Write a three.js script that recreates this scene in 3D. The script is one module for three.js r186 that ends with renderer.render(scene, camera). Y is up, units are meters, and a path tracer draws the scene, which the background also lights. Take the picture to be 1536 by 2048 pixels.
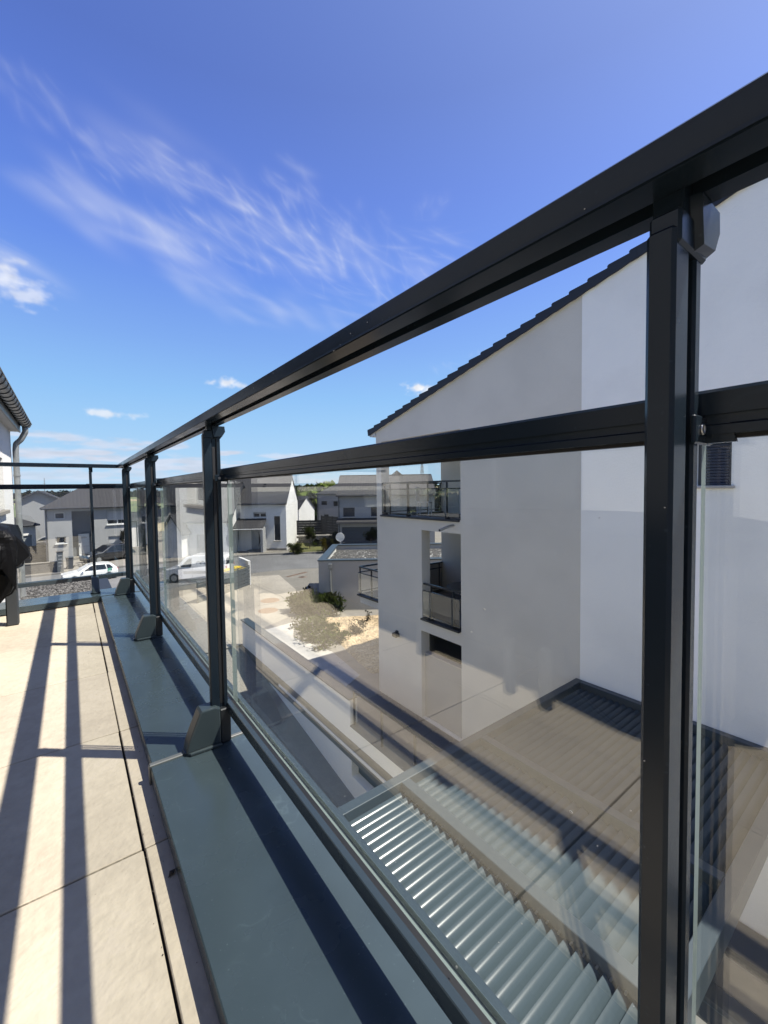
import * as THREE from 'three';
import { mergeGeometries, toCreasedNormals } from 'three/addons/utils/BufferGeometryUtils.js';
import { ConvexGeometry } from 'three/addons/geometries/ConvexGeometry.js';

/* y is up, metres; y = 0 is the eye level of the photographer, x points across the railing, -z along it */
const scene = new THREE.Scene();
const renderer = new THREE.WebGLRenderer({ antialias: true });
renderer.toneMapping = THREE.LinearToneMapping;
renderer.toneMappingExposure = 2.2;   // a bright exposure: deep sky, strong sun
renderer.shadowMap.enabled = true;

// ---------------------------------------------------------------- camera
const FPX = 833.37, W0 = 1536, H0 = 2048;
const camera = new THREE.PerspectiveCamera(2 * Math.atan(H0 / 2 / FPX) * 180 / Math.PI, 0.75, 0.03, 6000);
camera.rotation.order = 'YXZ';
camera.rotation.set(-0.0420025, -0.6451669, -0.0140072);
camera.setViewOffset(W0, H0, 0, 11.42, W0, H0);
camera.updateProjectionMatrix();
scene.add(camera);

// ---------------------------------------------------------------- noise
function RNG(seed) { let s = seed >>> 0; return () => { s = (s + 0x6D2B79F5) >>> 0; let t = s; t = Math.imul(t ^ (t >>> 15), t | 1); t ^= t + Math.imul(t ^ (t >>> 7), t | 61); return ((t ^ (t >>> 14)) >>> 0) / 4294967296; }; }
const R = RNG(7);
const rr = (a, b) => a + (b - a) * R();
function hash(x, y, s) { let h = Math.imul(x, 374761393) + Math.imul(y, 668265263) + Math.imul(s, 974634777); h = Math.imul(h ^ (h >>> 13), 1274126177); return ((h ^ (h >>> 16)) >>> 0) / 4294967296; }
const sm = (t) => t * t * (3 - 2 * t);
const clamp = (v, a = 0, b = 1) => Math.min(b, Math.max(a, v));
const sstep = (a, b, v) => sm(clamp((v - a) / (b - a)));
const lerp = (a, b, t) => a + (b - a) * t;
function vnoise(x, y, s = 0, per = 0) {
  const xi = Math.floor(x), yi = Math.floor(y), u = sm(x - xi), v = sm(y - yi);
  const w = per ? (a) => ((a % per) + per) % per : (a) => a;
  const x0 = w(xi), x1 = w(xi + 1), y0 = w(yi), y1 = w(yi + 1);
  return lerp(lerp(hash(x0, y0, s), hash(x1, y0, s), u), lerp(hash(x0, y1, s), hash(x1, y1, s), u), v);
}
function fbm(x, y, o, s = 0, per = 0) { let a = 0, k = 0.5, t = 0; for (let i = 0; i < o; i++) { a += k * vnoise(x, y, s + i, per); t += k; k *= 0.5; x *= 2; y *= 2; per *= 2; } return a / t; }

// ---------------------------------------------------------------- sky and sun
const SUN = new THREE.Vector3(0.465, 1, 0.394).normalize();
{
  const SK = 1 / renderer.toneMappingExposure, SW = 4096, SH = 2048, d = new Float32Array(SW * SH * 4);
  const stops = [[-6, .50, .68, .88], [0, .53, .74, .93], [3, .46, .70, .94], [8.5, .35, .615, .94], [12, .287, .55, .93], [18, .22, .42, .88], [26, .145, .29, .82], [34, .108, .212, .69], [42, .080, .156, .535], [60, .062, .122, .44], [90, .054, .105, .39]];
  const base = new Float32Array(1801 * 3);
  for (let i = 0; i <= 1800; i++) { const e = i / 10 - 90; let k = 0; while (k < stops.length - 2 && e > stops[k + 1][0]) k++; const t = clamp((e - stops[k][0]) / (stops[k + 1][0] - stops[k][0])); for (let c = 0; c < 3; c++) base[i * 3 + c] = lerp(stops[k][c + 1], stops[k + 1][c + 1], t); }
  // small cumulus puffs and flat cloud bars low over the horizon: [azimuth, elevation, half width, half height, strength]
  const puffs = [[-4.4, 20.6, 2.7, 1.7, .8], [-2.7, 19.6, 1.9, 1.1, .62], [16.6, 13.5, 1.9, .55, .85], [18.4, 13.3, 1, .4, .6], [41.7, 13.3, 1.7, .7, 1], [43, 13.1, 1.2, .5, .8], [3.4, 8.9, 1.7, .45, .75], [6.2, 8.9, 1.3, .4, .4], [-52, 15, 4, 2, .9], [-96, 11, 4, 1.6, .8], [110, 13, 3.5, 1.5, .9], [155, 10, 4, 1.5, .8], [-150, 14, 4, 2, .9]];
  const bars = [[-1, 6.1, 4, .5, .5], [6, 5.6, 6, .55, .5], [1, 4.3, 6.5, .8, .62], [9, 3.5, 7, .7, .55], [17, 4.9, 2.2, .35, .6], [14, 2.8, 9, .8, .55], [24, 4.4, 3, .4, .5], [21, 2.2, 6, .7, .5], [33, 3.2, 3, .35, .4], [27, 3.4, 4, .5, .45], [2, 2.0, 12, .7, .4], [30, 1.2, 12, .6, .35]];
  // high ice cloud: combed filaments in tufts, drawn on a plane far overhead at (x / y, z / y)
  const CN = 2400, CR = 3.3, CS = 2 * CR / CN, cir = new Float32Array(CN * CN), rc = RNG(91);
  const blob = (u, v, w, q) => { const r = w * 2.4 / CS, cu = (u + CR) / CS, cv = (v + CR) / CS; for (let y = Math.max(0, Math.floor(cv - r)); y <= Math.min(CN - 1, cv + r); y++) for (let x = Math.max(0, Math.floor(cu - r)); x <= Math.min(CN - 1, cu + r); x++) { const d = ((x - cu) * (x - cu) + (y - cv) * (y - cv)) * CS * CS / (w * w); if (d < 5.8) cir[y * CN + x] += q * Math.exp(-d); } };
  const strand = (u, v, a, len, w, q, bend) => { const n = Math.max(6, Math.ceil(len / (w * .55))); for (let i = 0; i <= n; i++) { const t = i / n, f = Math.pow(Math.sin(Math.PI * Math.min(1, t * 1.02)), .8) * (1 - .55 * t) * (.45 + 1.1 * vnoise(u * 40 + t * len * 34, v * 40, 5)); blob(u, v, w * (.6 + .8 * t), q * f * .16); a += bend / n; u += Math.cos(a) * len / n; v += Math.sin(a) * len / n; } };
  const tuft = (u0, v0, u1, v1, q) => { const a = Math.atan2(v1 - v0, u1 - u0), l = Math.hypot(u1 - u0, v1 - v0), n = 16 + Math.floor(rc() * 14); for (let i = 0; i < n; i++) { const o = (rc() - .5) * l * 1.5, al = (rc() - .45) * l * 1.7; strand(u0 - Math.sin(a) * o + Math.cos(a) * al, v0 + Math.cos(a) * o + Math.sin(a) * al, a + (rc() - .5) * .7, l * (.5 + 1.3 * rc()), (.0028 + .009 * rc() * rc()), q * (.10 + .46 * rc() * rc()), (rc() - .3) * .95); } };
  for (const k of [[-.054, -1.24, -.028, -1.306, .5], [.074, -1.329, .1, -1.364, .6], [.098, -1.394, .142, -1.45, .7], [.159, -1.317, .222, -1.369, .6], [.228, -1.317, .309, -1.348, .8], [.25, -1.314, .305, -1.365, .6], [.324, -1.275, .348, -1.308, .5], [.396, -1.302, .476, -1.362, 1], [.389, -1.333, .454, -1.377, .6], [.314, -1.541, .412, -1.654, .9], [.377, -1.464, .42, -1.522, .5], [.476, -1.447, .556, -1.504, .6], [.576, -1.593, .638, -1.67, .6]]) tuft(...k);
  for (const k of [[.519, -1.161, .593, -1.219, .9], [.558, -1.321, .734, -1.422, 1.2], [.657, -1.205, .732, -1.305, .7], [.738, -1.337, .858, -1.42, .9], [.904, -1.387, 1.103, -1.508, 1.1], [.807, -1.179, .903, -1.277, .5], [1.021, -1.191, 1.17, -1.176, .7], [1.096, -1.298, 1.218, -1.367, .6], [.996, -1.042, .975, -.992, .4], [.739, -1.504, .846, -1.539, .6], [.011, -1.535, .071, -1.639, .5], [.24, -1.552, .301, -1.661, .4], [.965, -1.662, 1.152, -1.7, .5], [.487, -1.798, .65, -1.93, .4]]) tuft(...k);
  const veils = [[-.115, -1.518, .048, -1.61, .6], [.064, -1.66, .273, -1.622, .7], [.306, -1.845, .804, -2.045, .55], [.731, -1.854, 1.26, -1.946, .5], [.385, -1.399, .756, -1.531, .35], [.695, -1.325, 1.257, -1.353, .4], [.016, -1.233, .238, -1.276, .25], [.19, -1.768, .506, -1.875, .4]];
  const veil = (u0, v0, u1, v1, q) => { const n = 26; for (let i = 0; i < n; i++) { const t = rc(), o = (rc() - .5) * .22; strand(lerp(u0, u1, t) + o * .3, lerp(v0, v1, t) + o, Math.atan2(v1 - v0, u1 - u0) * .4 - .45 + (rc() - .5) * .5, .16 + .2 * rc(), .012 + .03 * rc(), q * .15 * (.4 + rc()), (rc() - .5) * .5); } };
  for (const k of veils) veil(...k);
  for (let i = 0; i < 120; i++) { const u = (rc() - .5) * 6, v = (rc() - .5) * 6; if (fbm(u * .8 + 5, v * .8 + 2, 3, 45) < .52 || (u > -.35 && u < 1.5 && v < -.75)) continue; const a = -.75 + .3 * rc(), l = .08 + .14 * rc(); tuft(u, v, u + l * Math.cos(a), v + l * Math.sin(a), .4 + .6 * rc()); if (i % 3 === 0) veil(u, v, u + l * 2 * Math.cos(a), v + l * 2 * Math.sin(a), .5); }
  const soft = new Float32Array(cir), tmp = new Float32Array(CN * CN);   // filaments melt into their own haze
  for (let p = 0; p < 3; p++) { const r = 4; for (let y = 0; y < CN; y++) { let a = 0; for (let x = -r; x < CN; x++) { if (x + r < CN) a += soft[y * CN + x + r]; if (x - r - 1 >= 0) a -= soft[y * CN + x - r - 1]; if (x >= 0) tmp[y * CN + x] = a / (2 * r + 1); } } for (let x = 0; x < CN; x++) { let a = 0; for (let y = -r; y < CN; y++) { if (y + r < CN) a += tmp[(y + r) * CN + x]; if (y - r - 1 >= 0) a -= tmp[(y - r - 1) * CN + x]; if (y >= 0) soft[y * CN + x] = a / (2 * r + 1); } } }
  for (let i = 0; i < cir.length; i++) cir[i] = .42 * cir[i] + .72 * soft[i];
  const cirrus = (u, v) => { const x = (u + CR) / CS, y = (v + CR) / CS, xi = Math.floor(x), yi = Math.floor(y); if (xi < 0 || yi < 0 || xi >= CN - 1 || yi >= CN - 1) return 0; const a = x - xi, b = y - yi, o = yi * CN + xi; return lerp(lerp(cir[o], cir[o + 1], a), lerp(cir[o + CN], cir[o + CN + 1], a), b); };
  for (let j = 0; j < SH; j++) {
    const el = ((j + .5) / SH - .5) * Math.PI, y = Math.sin(el), ce = Math.cos(el), eD = el * 180 / Math.PI, bi = Math.round((eD + 90) * 10) * 3;
    for (let i = 0; i < SW; i++) {
      const th = ((i + .5) / SW - .5) * 2 * Math.PI, x = ce * Math.cos(th), z = ce * Math.sin(th);
      const cg = x * SUN.x + y * SUN.y + z * SUN.z, g = Math.max(0, cg + .05), k = sstep(0, 12, eD);
      const gl = g * g * .20 * k, au = Math.pow(g, 7) * .24 * k;
      let r = base[bi] + gl * .8 + au, gg = base[bi + 1] + gl * 1.05 + au, b = base[bi + 2] + gl * 1.4 + au;
      if (eD > .2) {
        let c = 0, wr = .93, wg = .95, wb = .99;
        if (eD > 11) c = .92 * (1 - Math.exp(-1.5 * cirrus(x / (y + .05), z / (y + .05)))) * sstep(12, 19, eD);
        if (eD < 26) {
          const az = Math.atan2(x, -z) * 180 / Math.PI; let pf = 0, br = 0;
          for (const q of puffs) { const dx = (az - q[0]) / q[2], dy = (eD - q[1]) / q[3], dd = dx * dx + dy * dy; if (dd < 4) { const n = fbm(az * .9 / Math.sqrt(q[3]), eD * 1.5 / Math.sqrt(q[3]), 5, 71); pf = Math.max(pf, q[4] * .92 * sstep(.0, .95, 1.05 - Math.sqrt(dd) * .8 + (n - .5) * 1.5 - (dy < 0 ? .1 : 0))); } }
          if (eD < 9) {
            for (const q of bars) { const dx = (az - q[0]) / q[2], dy = (eD - q[1]) / q[3], dd = dx * dx + dy * dy; if (dd < 5) { const n = fbm(az * .38 + q[0], eD * 2.4, 5, 83); br = Math.max(br, 1.3 * q[4] * sstep(.1, .8, 1 - Math.sqrt(dd) * .72 + (n - .5) * 1.7)); } }
            const out = clamp((Math.abs(az - 15) - 25) / 12);
            if (out > 0) br = Math.max(br, out * .55 * sstep(.5, .72, fbm(az * .13 + 50, eD * .9, 5, 91)) * sstep(.3, 2, eD) * sstep(9, 6, eD));
          }
          if (br > 0) { const n = fbm(az * .5, eD * 2.5, 3, 97), l = .62 + .28 * n; c = c + br * (1 - c); const q = br / (c + 1e-6); wr = lerp(wr, l * .93, q); wg = lerp(wg, l * .97, q); wb = lerp(wb, l * 1.12, q); }
          if (pf > 0) { const n = fbm(az * 1.3 + 4, eD * 1.9, 4, 99), l = .78 + .3 * n; c = c + pf * (1 - c); const q = pf / (c + 1e-6); wr = lerp(wr, l, q); wg = lerp(wg, l * 1.01, q); wb = lerp(wb, l * 1.04, q); }
        }
        r = lerp(r, wr, c); gg = lerp(gg, wg, c); b = lerp(b, wb, c);
      } else if (eD < -2) { const f = sstep(-2, -8, eD); r = lerp(r, .22, f); gg = lerp(gg, .23, f); b = lerp(b, .2, f); }
      const o = (j * SW + i) * 4; d[o] = r * SK; d[o + 1] = gg * SK; d[o + 2] = b * SK; d[o + 3] = 1;
    }
  }
  const t = new THREE.DataTexture(d, SW, SH, THREE.RGBAFormat, THREE.FloatType);
  t.mapping = THREE.EquirectangularReflectionMapping; t.magFilter = t.minFilter = THREE.LinearFilter; t.wrapS = THREE.RepeatWrapping; t.needsUpdate = true;
  scene.background = t; scene.environment = t;
}
const sun = new THREE.DirectionalLight(new THREE.Color(1, .945, .865), 5);
sun.position.copy(SUN).multiplyScalar(80).add(new THREE.Vector3(6, -4, -18)); sun.target.position.set(6, -4, -18);
sun.castShadow = true; sun.shadow.radius = 1; sun.shadow.mapSize.set(4096, 4096);
Object.assign(sun.shadow.camera, { left: -60, right: 60, top: 60, bottom: -60, near: 1, far: 220 });
scene.add(sun, sun.target);

// ---------------------------------------------------------------- textures and materials
function tex(n, sizeM, fn, color) {   // tileable; fn(u, v) in 0..1 gives one number or [r, g, b] (linear)
  const a = new Uint8Array(n * n * 4), en = (v) => { v = clamp(v); return 255 * (color ? (v <= .0031308 ? v * 12.92 : 1.055 * Math.pow(v, 1 / 2.4) - .055) : v); };
  for (let j = 0; j < n; j++) for (let i = 0; i < n; i++) { let v = fn((i + .5) / n, (j + .5) / n); if (!Array.isArray(v)) v = [v, v, v]; const o = (j * n + i) * 4; a[o] = en(v[0]); a[o + 1] = en(v[1]); a[o + 2] = en(v[2]); a[o + 3] = 255; }
  const t = new THREE.DataTexture(a, n, n); t.wrapS = t.wrapT = THREE.RepeatWrapping; t.magFilter = THREE.LinearFilter; t.minFilter = THREE.LinearMipmapLinearFilter; t.generateMipmaps = true;
  if (color) t.colorSpace = THREE.SRGBColorSpace; const s = Array.isArray(sizeM) ? sizeM : [sizeM, sizeM]; t.repeat.set(1 / s[0], 1 / s[1]); t.needsUpdate = true; return t;
}
const P2 = (per, o, s) => (u, v) => fbm(u * per, v * per, o, s, per);
const speck = (u, v, n, s, thr, r = .35) => { const x = u * n, y = v * n, i = Math.floor(x), j = Math.floor(y); if (hash(i, j, s) < thr) return 0; const dx = x - i - .3 - .4 * hash(i, j, s + 1), dy = y - j - .3 - .4 * hash(i, j, s + 2), rad = r * (.3 + .7 * hash(i, j, s + 3)); return clamp(1.6 - Math.hypot(dx, dy) / rad * 1.6); };
const T = {
  stuccoB: tex(512, .8, (u, v) => .55 * fbm(u * 96, v * 96, 3, 1, 96) + .45 * fbm(u * 24, v * 24, 3, 5, 24)),
  stuccoC: tex(512, 6, (u, v) => { const k = .94 + .22 * (fbm(u * 7, v * 7, 5, 8, 7) - .3); return [k, k, k]; }, true),
  slabC: tex(1024, 1.8, (u, v) => { const a = fbm(u * 6, v * 6, 5, 2, 6), b = fbm(u * 90, v * 90, 2, 4, 90), c = fbm(u * 22, v * 9, 4, 6, 0); const k = .76 + .30 * a + .16 * (b - .5) + .08 * (c - .5) - .35 * speck(u, v, 60, 9, .97, .08); return [k, k * (.985 + .02 * a), k * (.96 + .03 * a)]; }, true),
  slabB: tex(1024, 1.2, (u, v) => .6 * fbm(u * 120, v * 120, 3, 3, 120) + .4 * fbm(u * 30, v * 30, 3, 13, 30)),
  metalC: tex(1024, 1.1, (u, v) => { const a = fbm(u * 9, v * 9, 5, 31, 9), s = speck(u, v, 90, 33, .955, .12) * .4 + speck(u, v, 190, 35, .95, .2) * .2; const w = Math.pow(clamp(1 - Math.abs(fbm(u * 14, v * 14, 4, 37, 14) - .5) * 30), 2) * sstep(.55, .7, a) * .35; const k = .335 + .10 * (a - .5); return [k + s + w * .35, k + s * .96 + w * .34, k + s * .9 + w * .32]; }, true),
  metalR: tex(512, 1.1, (u, v) => .55 + .5 * (fbm(u * 10, v * 10, 5, 43, 10) - .5)),
  concC: tex(1024, 9, (u, v) => { const a = fbm(u * 8, v * 8, 6, 51, 8), b = fbm(u * 70, v * 70, 3, 53, 70); const k = .82 + .28 * (a - .5) + .16 * (b - .5); return [k, k * .985, k * .955]; }, true),
  asphC: tex(1024, 8, (u, v) => { const a = fbm(u * 6, v * 6, 5, 57, 6), b = fbm(u * 160, v * 160, 2, 59, 160); const k = .8 + .4 * (a - .5) + .35 * (b - .5); return [k, k, k]; }, true),
  roofB: tex(512, [1.5, 1.7], (u, v) => { const row = (v * 5) % 1, col = (u * 5) % 1; return .85 * (1 - row) + .15 * Math.sin(Math.PI * col); }),
  roofC: tex(512, [1.5, 1.7], (u, v) => { const i = Math.floor(u * 5), j = Math.floor(v * 5), row = (v * 5) % 1; const k = .82 + .3 * hash(i, j, 3) - .0 * row + .12 * (fbm(u * 40, v * 40, 3, 61, 40) - .5); return [k, k * .98, k * .97]; }, true),
  soilC: tex(1024, 3, (u, v) => { const a = fbm(u * 10, v * 10, 5, 65, 10), b = fbm(u * 60, v * 60, 3, 67, 60), k = .55 + .7 * (a - .5) + .75 * (b - .5); return [k * 1.15, k * .86, k * .52]; }, true),
  soilB: tex(512, 1.5, (u, v) => fbm(u * 24, v * 24, 4, 69, 24)),
  grassC: tex(512, 6, (u, v) => { const a = fbm(u * 9, v * 9, 5, 71, 9), b = fbm(u * 80, v * 80, 2, 73, 80); const k = .6 + .5 * (a - .5) + .5 * (b - .5); return [k * (.9 + .4 * a), k, k * .4]; }, true),
  fabB: tex(512, .5, (u, v) => .5 * fbm(u * 80, v * 80, 2, 75, 80) + .5 * fbm(u * 10, v * 10, 4, 77, 10)),
  zincC: tex(256, .5, (u, v) => { const k = .8 + .5 * (fbm(u * 8, v * 8, 4, 79, 8) - .5); return [k, k, k]; }, true),
  hillC: tex(512, 60, (u, v) => { const a = fbm(u * 8, v * 8, 5, 81, 8); const k = .75 + .6 * (a - .5); return [k, k, k]; }, true),
};
function mat(rgb, rough = .8, o = {}) { const m = new (o.phys ? THREE.MeshPhysicalMaterial : THREE.MeshStandardMaterial)({ color: new THREE.Color().setRGB(...rgb), roughness: rough }); delete o.phys; Object.assign(m, o); return m; }
const stucco = (rgb, b = .0035) => mat(rgb, .93, { map: T.stuccoC, bumpMap: T.stuccoB, bumpScale: b });
const M = {
  rail: mat([.031, .050, .072], .40, { phys: true, specularIntensity: .5, map: T.metalC, roughnessMap: T.metalR }),
  railLow: mat([0.0332, 0.04565, 0.05312], .42, { roughnessMap: T.metalR }), cast: mat([0.02988, 0.0415, 0.04565], .34), railDark: mat([.008, .010, .012], .55),
  speck: mat([.42, .41, .38], .9), rubber: mat([.010, .010, .011], .6),
  coping: mat([0.1037, 0.1477, 0.166], .46, { map: T.metalC, roughnessMap: T.metalR }),
  copingEdge: mat([0.0913, 0.09545, 0.0913], .5), copingFar: mat([0.03486, 0.0498, 0.0581], .45),
  steel: mat([.45, .45, .44], .3, { metalness: .9 }),
  glass: new THREE.MeshPhysicalMaterial({ color: new THREE.Color(.97, .985, .975), roughness: 0.0, transmission: 1, thickness: 0, ior: 1.78, transparent: false }),
  glassEdge: mat([.15, .185, .175], .3),
  slab: [[.375, .325, .252], [.39, .34, .26], [.362, .313, .243], [.383, .333, .256]].map((c) => mat(c, .82, { map: T.slabC, bumpMap: T.slabB, bumpScale: .0026 })),
  bed: mat([.05, .047, .043], .95),
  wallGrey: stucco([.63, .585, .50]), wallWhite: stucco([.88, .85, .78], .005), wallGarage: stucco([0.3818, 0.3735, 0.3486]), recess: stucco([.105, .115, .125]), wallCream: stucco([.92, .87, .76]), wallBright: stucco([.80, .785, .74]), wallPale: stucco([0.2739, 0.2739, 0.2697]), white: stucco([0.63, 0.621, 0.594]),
  soffit: mat([0.558, 0.549, 0.522], .8), tan: mat([.40, .37, .33], .9),
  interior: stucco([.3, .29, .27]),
  zinc: mat([0.27, 0.2835, 0.2835], .42, { metalness: .35, map: T.zincC }),
  roofDark: mat([.016, .018, .024], .62), roofTile: mat([0.01992, 0.01909, 0.02075], .75, { map: T.roofC, bumpMap: T.roofB, bumpScale: .045 }), roofTile2: mat([0.01577, 0.01577, 0.01743], .75, { map: T.roofC, bumpMap: T.roofB, bumpScale: .045 }),
  slate: mat([.055, .058, .065], .7, { map: T.concC }), slate2: mat([.07, .073, .08], .7, { map: T.concC }),
  perg: mat([0.045, 0.0585, 0.066], .36, { metalness: .15 }), pergDark: mat([.06, .08, .09], .45),
  louvre: mat([.043, .058, .066], .17, { phys: true, specularIntensity: .32 }),
  conc: mat([0.3237, 0.2963, 0.249], .9, { map: T.concC }), concRamp: mat([0.2689, 0.249, 0.2141], .9, { map: T.concC }), ground: mat([0.18, 0.1684, 0.1452], .95, { map: T.concC }),
  asphalt: mat([0.1411, 0.1397, 0.1355], .92, { map: T.asphC }), kerb: mat([0.166, 0.1577, 0.1494], .9, { map: T.concC }), pave: mat([0.2208, 0.2033, 0.18], .9, { map: T.concC }),
  gravel: mat([0.084, 0.0819, 0.0791], .95), gravelW: mat([0.4482, 0.4283, 0.3984], .95, { map: T.concC }),
  soil: mat([0.5644, 0.5644, 0.5644], .98, { map: T.soilC, bumpMap: T.soilB, bumpScale: .05 }), grass: mat([0.0913, 0.1037, 0.0498], .98, { map: T.grassC }),
  frameW: mat([0.498, 0.498, 0.4814], .5), frameD: mat([.04, .045, .05], .5), pane: mat([.018, .022, .028], .08), shutter: mat([0.3486, 0.3486, 0.3486], .6), doorD: mat([.035, .045, .06], .45), doorG: mat([.25, .27, .28], .5),
  fabric: mat([.0028, .0028, .0032], .55, { phys: true, specularIntensity: .3, bumpMap: T.fabB, bumpScale: .0015 }), furniture: mat([.03, .034, .038], .45),
  rust: mat([.24, .15, .10], .8), manhole: mat([0.205, 0.1348, 0.08632], .85), red: mat([.4, .03, .03], .6), yellow: mat([0.5167, 0.3789, 0.01378], .5), binGrey: mat([0.0581, 0.06225, 0.0664], .6), screenG: mat([0.0664, 0.0747, 0.07885], .65),
  carWhite: mat([0.6806, 0.6806, 0.664], .25, { clearcoat: 1, phys: true }), carBlack: mat([.012, .013, .016], .22, { clearcoat: 1, phys: true }), carSilver: mat([.36, .35, .33], .3, { metalness: .4, clearcoat: 1, phys: true }), carGlass: mat([.012, .016, .02], .06), tyre: mat([.012, .012, .012], .85), alloy: mat([.4, .4, .4], .35, { metalness: .7 }), lampRed: mat([.35, .02, .02], .2), lampClear: mat([.6, .6, .58], .15), green: mat([0.0249, 0.2988, 0.1826], .5), plate: mat([.7, .7, .65], .5),
  block: mat([0.1411, 0.1328, 0.1245], .95, { map: T.concC }), fence: mat([0.0175, 0.016, 0.015], .85), fenceBlack: mat([.012, .013, .016], .8), stone: mat([0.2324, 0.2158, 0.1909], .95, { map: T.concC }),
  bark: mat([.10, .08, .06], .95), wood: mat([.30, .17, .09], .8), pot: mat([.03, .03, .032], .6), terracotta: mat([.5, .22, .1], .8),
};
const leafMat = (rgb) => new THREE.MeshPhysicalMaterial({ color: new THREE.Color().setRGB(...rgb), roughness: .75, transmission: .3, thickness: 0, side: THREE.DoubleSide });
const L = { green: leafMat([.15, .205, .055]), dark: leafMat([0.02075, 0.03486, 0.01494]), yellow: leafMat([.3, .26, .02]), pale: leafMat([.24, .34, .06]), olive: leafMat([0.1411, 0.1494, 0.0498]), purple: leafMat([.07, .05, .036]), bright: leafMat([.17, .25, .04]), white: leafMat([.45, .42, .38]) };

// ---------------------------------------------------------------- geometry helpers
function fin(g, smooth) {   // flat normals (unless smooth) and uv in metres by the way each face points
  if (g.index) g = g.toNonIndexed();
  if (!smooth) g.computeVertexNormals();
  const p = g.attributes.position, n = g.attributes.normal, uv = new Float32Array(p.count * 2);
  for (let i = 0; i < p.count; i += 3) {
    let ax = 0, ay = 0, az = 0; for (let k = 0; k < 3; k++) { ax += n.getX(i + k); ay += n.getY(i + k); az += n.getZ(i + k); }
    ax = Math.abs(ax); ay = Math.abs(ay); az = Math.abs(az);
    for (let k = 0; k < 3; k++) { const x = p.getX(i + k), y = p.getY(i + k), z = p.getZ(i + k), o = (i + k) * 2; if (ay >= ax && ay >= az) { uv[o] = x; uv[o + 1] = z; } else if (ax >= az) { uv[o] = z; uv[o + 1] = y; } else { uv[o] = x; uv[o + 1] = y; } }
  }
  const r = new THREE.BufferGeometry(); r.setAttribute('position', p); r.setAttribute('normal', n); r.setAttribute('uv', new THREE.BufferAttribute(uv, 2)); return r;
}
function BX(x0, x1, y0, y1, z0, z1, c = 0) {   // box from corner to corner, edges chamfered by c
  const cx = (x0 + x1) / 2, cy = (y0 + y1) / 2, cz = (z0 + z1) / 2, hx = Math.abs(x1 - x0) / 2, hy = Math.abs(y1 - y0) / 2, hz = Math.abs(z1 - z0) / 2;
  if (c <= 0) { const g = new THREE.BoxGeometry(hx * 2, hy * 2, hz * 2); g.translate(cx, cy, cz); return fin(g); }
  c = Math.min(c, hx * .9, hy * .9, hz * .9); const P = [], h = [hx, hy, hz];
  const V = (s, ax) => [0, 1, 2].map((k) => s[k] * (k === ax ? h[k] : h[k] - c));
  const tri = (a, b, d) => { const u = b.map((v, i) => v - a[i]), w = d.map((v, i) => v - a[i]), n = [u[1] * w[2] - u[2] * w[1], u[2] * w[0] - u[0] * w[2], u[0] * w[1] - u[1] * w[0]], m = a.map((v, i) => v + b[i] + d[i]); if (n[0] * m[0] + n[1] * m[1] + n[2] * m[2] < 0) P.push(a, d, b); else P.push(a, b, d); };
  const quad = (a, b, d, e) => { tri(a, b, d); tri(a, d, e); };
  for (let ax = 0; ax < 3; ax++) { const b = (ax + 1) % 3, d = (ax + 2) % 3; for (const s of [-1, 1]) { const q = [[-1, -1], [1, -1], [1, 1], [-1, 1]].map(([i, j]) => { const t = [0, 0, 0]; t[ax] = s; t[b] = i; t[d] = j; return V(t, ax); }); quad(...q); } for (const i of [-1, 1]) for (const j of [-1, 1]) { const e = (k, a2) => { const t = [0, 0, 0]; t[ax] = k; t[b] = i; t[d] = j; return V(t, a2); }; quad(e(-1, b), e(1, b), e(1, d), e(-1, d)); } }
  for (const i of [-1, 1]) for (const j of [-1, 1]) for (const k of [-1, 1]) tri(V([i, j, k], 0), V([i, j, k], 1), V([i, j, k], 2));
  const g = new THREE.BufferGeometry(); g.setAttribute('position', new THREE.Float32BufferAttribute(P.flat(), 3)); g.translate(cx, cy, cz); return fin(g);
}
function ext(pts, depth, holes = [], bevel = 0) {
  const sh = new THREE.Shape(pts.map((p) => new THREE.Vector2(...p))); for (const h of holes) sh.holes.push(new THREE.Path(h.map((p) => new THREE.Vector2(...p))));
  const g = new THREE.ExtrudeGeometry(sh, { depth: depth - 2 * bevel, bevelEnabled: bevel > 0, bevelSize: bevel, bevelThickness: bevel, bevelOffset: -bevel, bevelSegments: 2, curveSegments: 6 }); if (bevel) g.translate(0, 0, bevel); return g;
}
const prX = (zy, x0, x1, holes = [], b = 0) => { const f = ([z, y]) => [-z, y], g = ext(zy.map(f), x1 - x0, holes.map((h) => h.map(f)), b); g.rotateY(Math.PI / 2); g.translate(x0, 0, 0); return fin(g); };
const prZ = (xy, z0, z1, holes = [], b = 0) => { const g = ext(xy, z1 - z0, holes, b); g.translate(0, 0, z0); return fin(g); };
const prY = (xz, y0, y1, holes = [], b = 0) => { const f = ([x, z]) => [x, -z], g = ext(xz.map(f), y1 - y0, holes.map((h) => h.map(f)), b); g.rotateX(-Math.PI / 2); g.translate(0, y0, 0); return fin(g); };
const rect = (a0, a1, b0, b1) => [[a0, b0], [a1, b0], [a1, b1], [a0, b1]];
function CY(r0, r1, h, x, y, z, seg = 16, axis = 'y') { const g = new THREE.CylinderGeometry(r1, r0, h, seg); if (axis === 'x') g.rotateZ(-Math.PI / 2); if (axis === 'z') g.rotateX(Math.PI / 2); g.translate(x, y, z); return fin(g, true); }
function TB(pts, r, seg = 24, rad = 10) { return fin(new THREE.TubeGeometry(new THREE.CatmullRomCurve3(pts.map((p) => new THREE.Vector3(...p)), false, 'catmullrom', .2), seg, r, rad), true); }
const smooth = (g) => toCreasedNormals(g, .5);
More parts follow.
